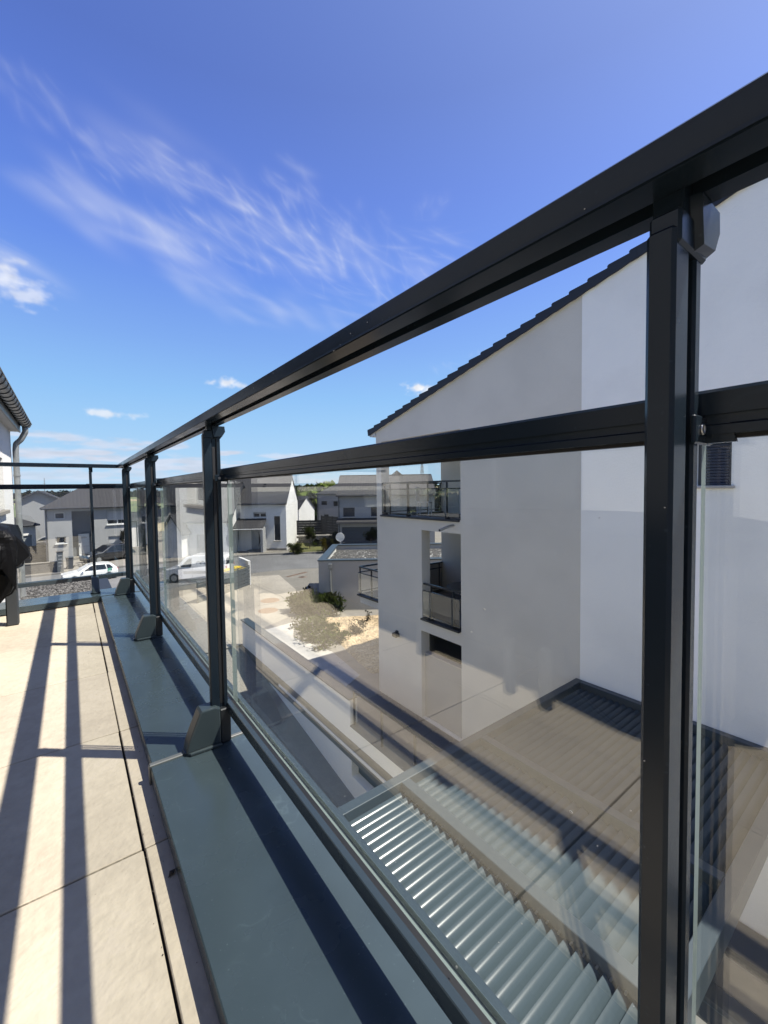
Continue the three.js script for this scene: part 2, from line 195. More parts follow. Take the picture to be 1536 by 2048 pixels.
const HULL = (pts) => fin(new ConvexGeometry(pts.map((p) => new THREE.Vector3(...p))));

// ---------------------------------------------------------------- naming
const taken = {};
function numbered(n) { if (!(n in taken)) { taken[n] = 0; return n; } return `${n}_${String(++taken[n]).padStart(3, '0')}`; }
function mesh(name, geos, m, parent) { const g = Array.isArray(geos) ? (geos.length > 1 ? mergeGeometries(geos) : geos[0]) : geos; const o = new THREE.Mesh(g, m); o.name = parent ? name : numbered(name); (parent || scene).add(o); return o; }
function tag(o, label, category, group) { o.userData.label = label; o.userData.category = category; if (group) o.userData.group = group; return o; }
function thing(name, label, category, pos = [0, 0, 0], turn = 0, group) { const o = new THREE.Group(); o.name = numbered(name); o.position.set(...pos); o.rotation.y = turn; scene.add(o); return tag(o, label, category, group); }
function setting(name, geos, m, kind = 'structure') { const o = mesh(name, geos, m); o.userData.kind = kind; return o; }
// a point on the level `depth` metres ahead of the camera, `px` pixels across the 1536 wide photograph
const AX = [.60126, -.79904];
const spot = (px, depth) => { const l = (px - 768) / FPX * depth; return [AX[0] * depth - AX[1] * l, AX[1] * depth + AX[0] * l]; };
const G = -6.3;   // street level

// ================================================================ TERRACE
const DK = -.831;   // top of the deck slabs
{
  const floor = setting('terrace_floor', BX(-2.55, .17, -1.05, DK - .03, -3.93, 2.2), M.bed);
  const xs = [[.1105, .17], [-.489, .1055], [-1.089, -.494], [-1.689, -1.094], [-2.289, -1.694], [-2.55, -2.294]];
  const zs = []; for (let k = -5; k <= 5; k++) zs.push([-1.093 - .601 * k - .601 + .0025, -1.093 - .601 * k - .0025]);
  for (const [z0, z1] of zs) xs.forEach(([x0, x1]) => {
    const a = Math.max(z0, -3.905), b = Math.min(z1, 2.18); if (b - a < .05) return;
    const j = rr(-.0018, .0018), o = mesh('slab', BX(x0, x1, -.012, 0, a, b, .0018), M.slab[Math.floor(R() * 4)], floor);
    o.position.set(j, DK - .0 + rr(-.0008, 0), 0);
  });
}
{ // grit gathered along the open joint and under the coping edge, and one dry leaf
  const one = new THREE.IcosahedronGeometry(.0012, 0), N = 130, im = new THREE.InstancedMesh(one, M.bed, N), m4 = new THREE.Matrix4(), q = new THREE.Quaternion(), c = new THREE.Color();
  for (let i = 0; i < N; i++) { const w = R(), x = w < .45 ? .108 + rr(-.012, .012) * R() : w < .85 ? .150 - .02 * R() * R() : rr(-.5, .1), z = -3.8 + 4.2 * R(), s = rr(.4, 1.3); m4.compose(new THREE.Vector3(x, DK + .001, z), q, new THREE.Vector3(s, s * .7, s)); im.setMatrixAt(i, m4); const k = rr(.6, 4); im.setColorAt(i, c.setRGB(k, k * .9, k * .75)); }
  im.name = 'grit'; im.userData.kind = 'stuff'; scene.add(im);
  const lf = thing('dry_leaf', 'tiny dark dry leaf lying on the slabs against the coping edge', 'leaf', [.147, DK + .002, -.98], .7);
  mesh('blade', HULL([[-.011, .0, 0], [0, .005, -.006], [.011, .002, 0], [0, .004, .006], [-.004, .006, .004], [.003, 0, -.003]]), mat([.03, .022, .014], .9), lf); mesh('stalk', TB([[.010, .002, 0], [.016, .004, .002], [.022, .006, .006]], .0008, 4, 5), M.bark, lf);
}
{
  const t = thing('terrace_parapet', 'low parapet under blue-grey folded metal coping between slab terrace and glass balustrade', 'parapet');
  mesh('wall', [BX(.175, .41, -8.8, -.80, -4.03, 2.2), BX(-2.55, .175, -1.6, -.80, -4.03, -3.83)], M.wallBright, t);
  const prof = (x0, x1, lip) => [[x0, lip], [x0, -.7815], [x0 + .002, -.78], [x1 - .002, -.7815], [x1, -.785], [x1, -.85], [x1 - .008, -.85], [x1 - .008, -.80], [x0 + .006, -.80], [x0 + .006, lip]];
  mesh('coping', prZ(prof(.155, .43, -.822), -1.327, 2.2), M.coping, t);
  mesh('coping', prZ(prof(.1595, .428, -.822).map(([x, y]) => [x, y - .0025]), -4.06, -1.333), M.coping, t);
  mesh('coping', prX([[-3.80, -.822], [-3.80, -.782], [-4.06, -.784], [-4.06, -.85], [-4.052, -.85], [-4.052, -.80], [-3.806, -.80], [-3.806, -.822]], -2.55, .1585), M.coping, t);
  mesh('joint_cover', [BX(.1515, .372, -.785, -.7755, -1.338, -1.322, .002), BX(.1505, .1565, -.835, -.7765, -1.338, -1.322, .002), BX(.378, .431, -.786, -.7768, -1.337, -1.325, .0015)], M.copingEdge, t);
  mesh('joint_cover', [BX(.1565, .43, -.787, -.7795, -3.796, -3.784, .0015)], M.coping, t);
}
// ---------------------------------------------------------------- balustrade along the terrace
const clearPane = [M.glass, M.glassEdge];
function paneX(x, y0, y1, z0, z1, parent, th = .010) { const g = new THREE.BoxGeometry(th, y1 - y0, z1 - z0); g.clearGroups(); g.addGroup(0, 12, 0); g.addGroup(12, 24, 1); g.translate(x, (y0 + y1) / 2, (z0 + z1) / 2); const o = new THREE.Mesh(g, clearPane); o.name = 'glass_pane'; parent.add(o); return o; }
function postParts(t, z, o = {}) {   // a flat-bar post with its foot, sleeve and glazing clip, standing at z
  const g = new THREE.Group(); g.name = 'post'; g.position.set(0, 0, z); t.add(g);
  const H = o.top ?? .1835;
  // hollow section seen from its near side: inner bar, groove, outer bar
  mesh('bar', [BX(.322, .348, -.779, H - .012, -.009, .009, .0025), BX(.3475, .3605, -.779, H - .012, -.009, .0035, .0008), BX(.360, .372, -.779, H - .012, -.009, .009, .002)], M.rail, g);
  mesh('groove_seal', BX(.349, .3595, -.66, H - .05, .0032, .0045, .0004), M.rubber, g);
  // foot: a raked shoe on a flange
  const shoe = prZ([[.246, -.772], [.252, -.745], [.268, -.705], [.286, -.664], [.292, -.658], [.332, -.658], [.345, -.666], [.345, -.772]], -.025, .025, [], .0045);
  mesh('foot', [shoe], M.cast, g);
  mesh('foot_flange', [prY([[.240, -.012], [.240, .012], [.256, .031], [.345, .034], [.345, -.034], [.256, -.031]], -.780, -.7705, [], .003)], M.cast, g);
  mesh('foot_socket', [BX(.344, .376, -.779, -.672, -.022, .022, .003)], M.railDark, g);
  // sleeve at the top with a tongue into the handrail
  mesh('sleeve', [BX(.3245, .3748, H - .024, H - .001, -.0082, .0112, .002), BX(.334, .368, H - .001, .208, -.0095, .0095, .001)], M.rail, g);
  mesh('sleeve_cap', HULL([[.345, .1965, .0095], [.386, .1965, .0095], [.388, .182, .0095], [.377, .164, .0095], [.350, .160, .0095], [.347, .1965, .016], [.384, .1965, .016], [.385, .182, .016], [.3755, .167, .016], [.352, .164, .016]]), M.rail, g);
  // clip that carries the glazing rail
  mesh('clip', [BX(.352, .390, .029, .0495, .0092, .0128, .0012), HULL([[.376, .030, .009], [.376, .050, .009], [.376, .030, .030], [.376, .046, .026], [.380, .030, .009], [.380, .050, .009], [.380, .030, .030], [.380, .046, .026]])], M.rail, g);
  const ring = new THREE.TorusGeometry(.0032, .0009, 6, 18); ring.translate(.3655, .0395, .0134); mesh('screw', [fin(ring, true), CY(.0026, .0026, .0016, .3655, .0395, .0128, 12, 'z')], M.steel, g);
  return g;
}
function makeBalustrade(t, posts, zEnd, zNear, panes) {
  const H = .1975;
  mesh('handrail', prZ([[.310, H], [.309, H + .024], [.313, H + .0275], [.363, H + .0275], [.368, H + .024], [.368, H], [.350, H], [.350, H + .013], [.334, H + .013], [.334, H]], zEnd, zNear, [], .0006), M.rail, t);
  mesh('handrail_bead', [BX(.3082, .3095, H + .001, H + .0035, zEnd, zNear)], M.rail, t);
  mesh('mid_rail', [prZ([[.374, .0505], [.374, .0665], [.376, .0690], [.405, .0690], [.407, .0665], [.407, .0505]], zEnd, zNear), prZ([[.3765, .0515], [.3765, .044], [.3745, .0425], [.3745, .036], [.404, .036], [.404, .0515]], zEnd, zNear)], M.rail, t);
  mesh('mid_rail_seal', BX(.386, .393, .0335, .0362, zEnd, zNear), M.rubber, t);
  mesh('bottom_rail', [prZ([[.3685, -.690], [.3685, -.661], [.370, -.6595], [.3815, -.6595], [.3825, -.661], [.3825, -.672], [.4065, -.672], [.4065, -.661], [.419, -.661], [.419, -.690]], zEnd, zNear)], M.railLow, t);
  mesh('bottom_rail_seal', [BX(.3832, .3925, -.6715, -.6625, zEnd, zNear)], M.rubber, t);
  posts.forEach((z) => postParts(t, z));
  panes.forEach(([a, b]) => paneX(.3985, -.671, .040, a, b, t));
}
const POSTS = [1.13, -.116, -1.331, -2.535, -3.752];
function specks(parent, zs, ys, n, seed, x = .3932) {   // dried drops and lime flecks stuck to the inner face of a pane
  const r = RNG(seed), g = []; for (let i = 0; i < n; i++) { const rad = .0005 + .0016 * Math.pow(r(), 5), k = 5 + Math.floor(r() * 3), pts = []; for (let j = 0; j < k; j++) { const a = j / k * 6.2832, q = rad * (.5 + .8 * r()); pts.push([Math.cos(a) * q, Math.sin(a) * q * (.7 + .6 * r())]); } const b = prZ(pts, 0, .0004); b.rotateY(-Math.PI / 2); b.translate(x, lerp(ys[0], ys[1], Math.pow(r(), 1.4)), lerp(zs[0], zs[1], r())); g.push(b); }
  const o = mesh('dirt_speck', g, M.speck, parent); o.userData.kind = 'stuff'; return o;
}
{
  const t = thing('glass_balustrade', 'long anthracite metal balustrade with clear glass panes running along the terrace beside the camera', 'balustrade');
  makeBalustrade(t, POSTS, -3.968, 2.2, [[1.136, 2.19], [-.111, 1.124], [-1.325, -.122], [-2.529, -1.337], [-3.746, -2.541], [-3.962, -3.758]]);
  { const panes = t.children.filter((o) => o.name === 'glass_pane'); specks(panes[1], [-.10, .5], [-.6, 0], 30, 5); specks(panes[2], [-1.31, -.13], [-.66, .03], 70, 6); specks(panes[3], [-2.5, -1.35], [-.66, .03], 50, 7); const hr = t.children.find((o) => o.name === 'handrail'); specks(hr, [-1.4, .1], [.199, .220], 9, 9, .3089); const po = t.children.filter((o) => o.name === 'post')[1]; const sp = specks(po, [-.008, .008], [-.7, .16], 4, 11, .3217); void sp; }
  const c = new THREE.TorusGeometry(.0016, .00025, 4, 14, 4.6); c.rotateZ(.8); c.translate(.3545, -.112, -.1114); mesh('sticker_mark', fin(c, true), M.frameW, t);
  const t2 = thing('glass_balustrade', 'short anthracite balustrade with one slim post across the far end of the terrace', 'balustrade', [0, 0, 0]);
  t2.position.set(.368, 0, -3.66); t2.rotation.y = Math.PI / 2;   // local (x, z) -> world (z, -x): x_w = .368 + z_l, z_w = -3.66 - x_l
  makeBalustrade(t2, [-.235, -1.45], -2.6, -.002, [[-.229, -.036], [-1.444, -.241], [-2.59, -1.456]]);
}

// ---------------------------------------------------------------- black-covered garden things on the terrace
{
  function cover(name, label, cat, x0, x1, z0, z1, y0, y1, legs, seed, tilt = 0) {
    const t = thing(name, label, cat);
    const ny = 22, P = [], w = x1 - x0, d = z1 - z0;
        const ring = 72, rows = ny; const V = [];
    const sq = (a, e) => { const c = Math.cos(a), s = Math.sin(a); return [Math.sign(c) * Math.pow(Math.abs(c), e), Math.sign(s) * Math.pow(Math.abs(s), e)]; };
    for (let j = 0; j <= rows; j++) { const v = j / rows; for (let i = 0; i < ring; i++) {
      const a = i / ring * Math.PI * 2, [cx, cz] = sq(a, .32); let sc, y;
      if (v < .62) { const q = v / .62; y = y0 + (y1 - y0) * q; sc = 1 + .05 * (1 - q) + .035 * Math.sin(q * 3.1); } else { const q = (v - .62) / .38; y = y1 + .015 * Math.sin(q * 3) - .01; sc = 1.0 * (1 - q * .999) * (.98); }
      const n = (fbm(cx * 2.2 + seed, y * 5 + cz * 2, 4, 111) - .5), fold = Math.sin(a * 9 + n * 6 + seed) * .012 * (v < .62 ? 1.6 : .4);
      const hemlift = v < .05 ? .06 * Math.sin(a * 5 + seed) + .03 * Math.sin(a * 11) : 0;
      const X = (x0 + x1) / 2 + cx * (w / 2) * sc + n * .05 * sc + fold * cx, Z = (z0 + z1) / 2 + cz * (d / 2) * sc + n * .05 + fold * cz;
      V.push([X, y + n * .035 + hemlift + tilt * (x1 - X), Z]);
    } }
    for (let j = 0; j < rows; j++) for (let i = 0; i < ring; i++) { const A = V[j * ring + i], B = V[j * ring + (i + 1) % ring], C = V[(j + 1) * ring + (i + 1) % ring], D = V[(j + 1) * ring + i]; P.push(A, D, B, B, D, C); }
    let g = new THREE.BufferGeometry(); g.setAttribute('position', new THREE.Float32BufferAttribute(P.flat(), 3)); g = fin(g);
    mesh('cover', g, M.fabric, t);
    for (const [lx, lz, s, h] of legs) mesh('leg', BX(lx - s, lx + s, DK, h, lz - s, lz + s, .006), M.furniture, t);
    return t;
  }
  const bbq = cover('covered_barbecue', 'black cover tied over a barbecue on thick dark legs at the far left terrace corner', 'barbecue', -1.35, -.30, -3.72, -3.12, -.47, -.19, [[-.318, -3.52, .030, -.35], [-1.25, -3.62, .037, -.35], [-1.25, -3.22, .037, -.35]], 3, .14);
  // gathered corners and loose straps of the cover
  const pts = []; for (let i = 0; i < 60; i++) { const a = i / 60 * 6.283; pts.push([-.29 + .055 * Math.cos(a) * (1 + .3 * Math.sin(3 * a)), -.345 + .075 * Math.sin(a), -3.42 + .09 * Math.sin(a * 2)]); }
  mesh('cover_fold', HULL([[-.40, -.19, -3.5], [-.29, -.19, -3.46], [-.225, -.33, -3.42], [-.215, -.385, -3.41], [-.27, -.45, -3.42], [-.40, -.47, -3.5], [-.40, -.2, -3.34], [-.30, -.22, -3.36], [-.27, -.44, -3.38], [-.40, -.46, -3.32]]), M.fabric, bbq);
  mesh('cover_fold', HULL([[-.42, -.40, -3.44], [-.31, -.46, -3.42], [-.29, -.54, -3.41], [-.31, -.60, -3.42], [-.38, -.68, -3.44], [-.44, -.70, -3.45], [-.44, -.4, -3.36], [-.33, -.5, -3.38], [-.36, -.66, -3.39]]), M.fabric, bbq);
  mesh('strap', TB([[-.30, -.50, -3.40], [-.285, -.56, -3.39], [-.31, -.61, -3.39], [-.36, -.63, -3.40], [-.40, -.67, -3.40]], .006, 16, 6), M.fabric, bbq);
  mesh('shelf', [BX(-1.3, -.40, -.74, -.70, -3.66, -3.2, .004)], M.furniture, bbq); mesh('cabinet', BX(-1.32, -.47, -.80, -.44, -3.68, -3.14, .01), M.furniture, bbq);
  cover('covered_sofa', 'long low garden sofa under a black cover along the inner side of the terrace', 'sofa', -1.55, -.63, -2.9, -.35, -.74, -.14, [[-.60, -1.53, .03, -.6], [-.60, -1.02, .02, -.6], [-.60, -.86, .02, -.6], [-.64, -2.75, .03, -.6]], 8, 0);
}

// ---------------------------------------------------------------- our own building: facade behind the terrace, outer wall below it
{
  const t = thing('terrace_house', 'white rendered building that carries the terrace, glazed toward the slab floor', 'building');
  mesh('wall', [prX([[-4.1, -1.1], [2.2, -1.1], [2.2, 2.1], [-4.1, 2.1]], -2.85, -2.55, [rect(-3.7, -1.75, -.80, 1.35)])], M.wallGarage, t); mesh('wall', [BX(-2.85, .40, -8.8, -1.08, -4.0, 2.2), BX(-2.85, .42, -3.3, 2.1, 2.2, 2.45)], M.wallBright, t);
  const w = mesh('window', [BX(-2.74, -2.66, -.80, 1.35, -3.7, -3.62), BX(-2.74, -2.66, -.80, 1.35, -1.83, -1.75), BX(-2.74, -2.66, -.80, 1.35, -2.76, -2.69), BX(-2.74, -2.66, 1.27, 1.35, -3.62, -1.83), BX(-2.74, -2.66, -.80, -.72, -3.62, -1.83)], M.frameD, t);
  mesh('pane', [BX(-2.71, -2.69, -.72, 1.27, -3.62, -2.76), BX(-2.71, -2.69, -.72, 1.27, -2.69, -1.83)], M.pane, w);
}
// ---------------------------------------------------------------- white neighbouring wing with gutter and downpipe at the left
{
  const t = thing('white_wing', 'white rendered wing with zinc gutter and downpipe beyond the far terrace railing', 'building');
  const X = -.655, Z0 = -8.05, Z1 = -4.12; t.position.y = -.075;
  const holes = [rect(-7.0, -5.35, -.12, .52)];
  mesh('wall', [prX([[Z0, -6.3], [Z1, -6.3], [Z1, 1.0], [Z0, 1.0]], X - .26, X, holes), BX(-6.5, X - .26, -6.3, 1.0, Z1 - .26, Z1), BX(-6.5, X - .26, -6.3, 1.0, Z0, Z0 + .26)], M.white, t);
  const w = mesh('window', [BX(X - .20, X - .13, -.12, .52, -7.0, -6.94), BX(X - .20, X - .13, -.12, .52, -5.41, -5.35), BX(X - .2, X - .13, .46, .52, -6.94, -5.41), BX(X - .2, X - .13, -.12, -.06, -6.94, -5.41)], M.frameW, t);
  mesh('pane', BX(X - .17, X - .15, -.06, .46, -6.94, -5.41), M.pane, w);
  mesh('sill', BX(X - .2, X + .045, -.165, -.12, -7.05, -5.3, .006), M.pave, w);
  mesh('soffit', BX(X - .2, X + .09, .985, 1.0, Z0 - .1, Z1 + .1), M.soffit, t);
  mesh('fascia', BX(X + .09, X + .108, .975, 1.11, Z0 - .1, Z1 + .1), M.zinc, t);
  const pitch = .42; mesh('roof', prZ([[X + .1, 1.1], [X + .1, 1.16], [-3.4, 1.16 + pitch * 2.9], [-6.6, 1.16], [-6.6, 1.1]], Z0 - .1, Z1 + .1), M.roofTile2, t);
  // half-round gutter with its joint bands
  const gut = []; const rG = .062, gx = X + .108 + rG, gy = 1.105; for (let k = 0; k <= 12; k++) { const a = Math.PI + k / 12 * Math.PI; gut.push([gx + rG * Math.cos(a), gy + rG * Math.sin(a)]); } const inn = gut.map(([x, y]) => [gx + (x - gx) * .93, gy + (y - gy) * .93]).reverse();
  const gm = mesh('gutter', [prZ([...gut, ...inn], Z0 - .12, Z1 + .12), TB([[gx + rG, gy + .004, Z0 - .12], [gx + rG, gy + .004, Z1 + .12]], .009, 2, 8), HULL(gut.flatMap(([x, y]) => [[x, y, Z0 - .12], [x, y, Z0 - .116]]))], M.zinc, t);
  for (let z = Z0 + .1; z < Z1; z += .21) { const b = []; for (let k = 0; k <= 10; k++) { const a = Math.PI + k / 10 * Math.PI; b.push([gx + (rG + .004) * Math.cos(a), gy + (rG + .004) * Math.sin(a), z]); } mesh('gutter_bracket', TB(b, .0055, 12, 5), M.railDark, gm); }
  const px = X + .055, pz = Z0 + .06;
  mesh('downpipe', [TB([[gx, gy - rG + .01, pz], [gx, gy - .13, pz], [gx - .025, gy - .19, pz], [px + .06, gy - .25, pz], [px + .01, gy - .31, pz], [px, gy - .40, pz], [px, gy - .5, pz]], .036, 40, 14), CY(.036, .036, 2.05, px, -.42, pz, 18), CY(.042, .042, .05, px, .50, pz, 18), CY(.042, .042, .02, px, -1.42, pz, 18)], M.zinc, t);
  for (const y of [.34, -.75]) mesh('downpipe_collar', CY(.042, .042, .025, px, y, pz, 18), M.zinc, t);
}
{ // gravelled flat roof between the terrace and that wing
  const t = thing('gravel_roof', 'flat roof covered in grey gravel just beyond the far end of the terrace', 'flat roof');
  mesh('deck', BX(-.62, .42, -6.3, -1.52, -8.8, -4.06), M.white, t);
  mesh('edge_coping', [prX([[-8.85, -1.49], [-8.75, -1.49], [-8.75, -1.52], [-8.85, -1.52]], -.58, .46), BX(.30, .46, -1.52, -1.455, -8.75, -4.07)], M.railDark, t);
  const one = new THREE.IcosahedronGeometry(.024, 0), N = 9500, im = new THREE.InstancedMesh(one, M.gravel, N), m4 = new THREE.Matrix4(), q = new THREE.Quaternion(), e = new THREE.Euler(), c = new THREE.Color();
  for (let i = 0; i < N; i++) { e.set(rr(0, 6), rr(0, 6), rr(0, 6)); q.setFromEuler(e); const s = rr(.5, 1.15); m4.compose(new THREE.Vector3(rr(-.6, .30), -1.512 + rr(0, .014), rr(-8.74, -4.08)), q, new THREE.Vector3(s, s * .7, s * rr(.8, 1.2))); im.setMatrixAt(i, m4); const k = Math.pow(rr(.25, 1), 1.6) * 1.5; im.setColorAt(i, c.setRGB(k, k, k * .99)); }
  im.name = 'gravel'; im.userData.kind = 'stuff'; t.add(im);
}

// ================================================================ NEIGHBOURING APARTMENT BUILDING (gable end at x = 7.5)
const NX = 7.5;
{
  const t = thing('apartment_building', 'grey and white rendered apartment building with a dark tiled verge, open loggias facing the terrace', 'building');
  const zC = -10.33, zS = -3.93, zE = 4.5, zR = -.45, vy = (z) => 1.76 + (zR + 10.24) * .2655 - Math.abs(z - zR) * .2655;   // verge line, ridge at zR
  const holes = [rect(-10.08, -6.9, -.80, 1.40), rect(-8.31, -6.9, -3.53, -1.12), rect(-8.36, -6.9, -6.28, -3.86)];
  mesh('wall', prX([[zC, -6.4], [zS, -6.4], [zS, vy(zS)], [zC, vy(zC)]], NX, NX + .3, holes), M.wallGrey, t);
  // rooms behind the openings
  mesh('wall', [BX(10.25, 10.5, -6.4, 1.45, zC, -6.6), BX(NX + .3, 10.25, -6.4, 1.45, -6.88, -6.6), BX(NX, NX + .3, -.80, -.79, -10.08, -6.9)], M.wallGrey, t);
  mesh('wall', [prX([[zS, -6.4], [zE, -6.4], [zE, vy(zE)], [zR, vy(zR)], [zS, vy(zS)]], NX - .02, NX + .3, [rect(-2.17, -1.76, -.02, .62)]), BX(10.5, 15, -6.4, 2.4, zC, zE), BX(NX + .28, 15, -6.4, 2.9, zE, zE + .3)], M.wallWhite, t);
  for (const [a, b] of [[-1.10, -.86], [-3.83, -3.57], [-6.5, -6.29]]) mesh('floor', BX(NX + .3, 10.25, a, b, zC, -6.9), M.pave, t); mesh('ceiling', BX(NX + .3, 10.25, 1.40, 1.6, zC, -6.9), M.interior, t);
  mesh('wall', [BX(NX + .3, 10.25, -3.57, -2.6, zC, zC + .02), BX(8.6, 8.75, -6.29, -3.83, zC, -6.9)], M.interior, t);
  // ground-floor glazing in the recess
  const dw = mesh('window', [BX(8.50, 8.58, -6.28, -3.84, -7.72, -7.64), BX(8.50, 8.58, -6.28, -3.84, -9.9, -9.8), BX(8.50, 8.58, -4.0, -3.84, -9.8, -6.9)], M.frameD, t);
  mesh('pane', [BX(8.53, 8.56, -6.28, -4.0, -7.64, -6.9), BX(8.53, 8.56, -6.28, -4.0, -9.8, -7.72)], M.pane, dw);
  mesh('low_wall', BX(7.62, 7.76, -6.29, -4.52, -8.36, -6.9), M.wallPale, t); mesh('low_wall_cap', BX(7.60, 7.79, -4.52, -4.49, -8.36, -6.9, .004), M.tan, t);
  // verge: under-tile board, tiles one by one, roof slab
  const s = Math.hypot(1, .2655), ang = Math.atan(.2655);
  mesh('verge_board', prX([[zC - .05, vy(zC - .05) - .005], [zR, vy(zR) - .005], [zE, vy(zE) - .005], [zE, vy(zE) + .03], [zR, vy(zR) + .03], [zC - .05, vy(zC - .05) + .03]], NX - .045, NX + .3), M.soffit, t);
  mesh('roof', prX([[zC - .3, vy(zC - .3) + .03], [zR, vy(zR) + .03], [zE + .3, vy(zE + .3) + .03], [zE + .3, vy(zE + .3) + .15], [zR, vy(zR) + .15], [zC - .3, vy(zC - .3) + .15]], NX + .02, 15.2), M.roofDark, t);
  const step = .355 / s;
  for (let k = 0, z = zC - .33; z < zR - .3; z += step, k++) {
    const len = .46, a = .085;   // each tile lies a little flatter than the slope so that its lower end stands proud
    const o = mesh('verge_tile', [prX([[0, -.075], [0, .10], [.025, .118], [len, .095], [len, -.03], [.1, -.075]].map(([zz, yy]) => [zz, yy]), -.075, -.045, [], .004), prX([[0, .045], [0, .10], [.025, .118], [len, .095], [len, .05]], -.047, .26, [], .003)], M.roofDark, t);
    o.position.set(NX + rr(-.003, .003), vy(z) + .062, z); o.rotation.x = -(ang - a);
  }
  mesh('ridge_tile', [CY(.13, .13, 7.8, NX + 3.83, vy(zR) + .13, zR, 16, 'x')], M.roofDark, t);
  mesh('gutter', [BX(NX + .0, 15.2, vy(zC) - .12, vy(zC) + .0, zC - .36, zC - .26, .02)], M.zinc, t);
  mesh('fascia', [BX(NX - .03, NX + .25, vy(zC) - .14, vy(zC) - .01, zC - .24, zC - .01)], M.soffit, t);
  // small window with a lowered shutter in the white part
  const w = mesh('window', [BX(NX + .05, NX + .09, -.02, .62, -2.17, -2.13), BX(NX + .05, NX + .09, -.02, .62, -1.80, -1.76), BX(NX + .05, NX + .09, .585, .62, -2.131, -1.799)], M.frameD, t);
  const sl = []; for (let y = -.015; y < .62; y += .043) sl.push(BX(NX + .055, NX + .075, y, y + .039, -2.13, -1.80, .006)); mesh('shutter', sl, mat([.022, .028, .05], .6), w);
  mesh('sill', BX(NX - .075, NX + .09, -.062, -.022, -2.21, -1.715, .006), M.tan, w);
  // overflow spout and wall lamp
  const sp = mesh('overflow_spout', TB([[NX + .05, -.92, -7.13], [NX - .17, -.95, -7.16], [NX - .42, -1.02, -7.2]], .032, 6, 14), M.steel, t); mesh('spout_mouth', CY(.024, .024, .004, NX - .424, -1.02, -7.2, 14, 'x'), M.rubber, sp);
  mesh('wall_lamp', [BX(NX - .15, NX + .01, -4.31, -4.20, -9.48, -9.30, .012), BX(NX - .06, NX + .005, -4.20, -4.14, -9.44, -9.34, .01)], M.rubber, t);
  // loggia balustrades: same system as ours
  function loggiaRail(z0, z1, y, posts, h, part) {
    const b = new THREE.Group(); b.name = part; t.add(b);
    mesh('sill', BX(NX - .07, NX + .28, y, y + .05, z0 - .03, z1 + .0, .006), M.railDark, b);
    mesh('rail', [BX(NX + .02, NX + .075, y + h - .045, y + h, z0, z1, .004)], M.rail, b);
    mesh('rail', [BX(NX + .0, NX + .04, y + h - .22, y + h - .19, z0, z1, .004)], M.rail, b);
    mesh('rail', [BX(NX + .0, NX + .04, y + .10, y + .125, z0, z1, .003)], M.rail, b);
    for (const z of posts) mesh('post', [BX(NX + .02, NX + .07, y + .05, y + h - .045, z - .014, z + .014, .002), BX(NX + .0, NX + .14, y + .05, y + .13, z - .03, z + .03, .01)], M.rail, b);
    let p = z0 + .02; for (const q of [...posts.filter((v) => v > z0 + .2), z1]) { if (q - p > .1) { const pa = paneX(NX - .005, y + .11, y + h - .195, p, q - .02, b, .008); pa.name = 'pane'; } p = q + .02; }
  }
  loggiaRail(-10.06, -6.93, -.83, [-9.98, -8.92, -7.4], 1.02, 'loggia_railing');
  loggiaRail(-8.29, -6.93, -3.55, [-8.0, -7.2], 1.0, 'loggia_railing');
  // front railing of the loggias, seen through them
  function frontRail(x0, x1, y, h, posts) {
    const b = new THREE.Group(); b.name = 'front_railing'; t.add(b);
    mesh('rail', [BX(x0, x1, y + h - .045, y + h, zC, zC + .05, .004), BX(x0, x1, y + h - .22, y + h - .19, zC - .01, zC + .03, .004), BX(x0, x1, y + .1, y + .125, zC - .01, zC + .03, .003)], M.rail, b);
    for (const x of posts) mesh('post', BX(x - .014, x + .014, y, y + h - .045, zC, zC + .05, .002), M.rail, b);
    const g = new THREE.BoxGeometry(x1 - x0, h - .3, .008); g.translate((x0 + x1) / 2, y + h / 2 - .05, zC - .012); const o = new THREE.Mesh(g, M.glass); o.name = 'pane'; b.add(o);
    mesh('sill', BX(x0, x1, y - .02, y + .03, zC - .06, zC + .12, .006), M.railDark, b);
  }
  frontRail(NX + .3, 10.25, -.83, 1.02, [8.0, 8.75, 9.6, 10.2]);
  frontRail(NX + .3, 10.25, -3.55, 1.0, [8.3, 9.2, 10.1]);
  // projecting front balcony, middle floor
  const bal = new THREE.Group(); bal.name = 'front_balcony'; t.add(bal);
  mesh('floor', BX(7.78, 10.6, -3.86, -3.62, -11.75, zC - .001), M.wallGrey, bal);
  mesh('sill', BX(7.68, 10.7, -3.62, -3.56, -11.82, zC - .001, .008), M.railDark, bal);
  mesh('rail', [BX(7.74, 7.79, -2.66, -2.61, -11.75, zC), BX(7.70, 7.73, -2.84, -2.81, -11.75, zC), BX(7.70, 7.73, -3.50, -3.47, -11.75, zC), BX(7.79, 10.6, -2.66, -2.61, -11.78, -11.73), BX(7.79, 10.6, -2.84, -2.81, -11.8, -11.77), BX(7.79, 10.6, -3.50, -3.47, -11.8, -11.77)], M.rail, bal);
  for (const [x, z] of [[7.765, -11.72], [7.765, -11.05], [7.765, -10.42], [8.7, -11.75], [9.6, -11.75]]) mesh('post', BX(x - .02, x + .02, -3.56, -2.66, z - .02, z + .02, .003), M.rail, bal);
  { const pa = paneX(7.695, -3.5, -2.83, -11.73, zC - .03, bal, .008); pa.name = 'pane'; }
}
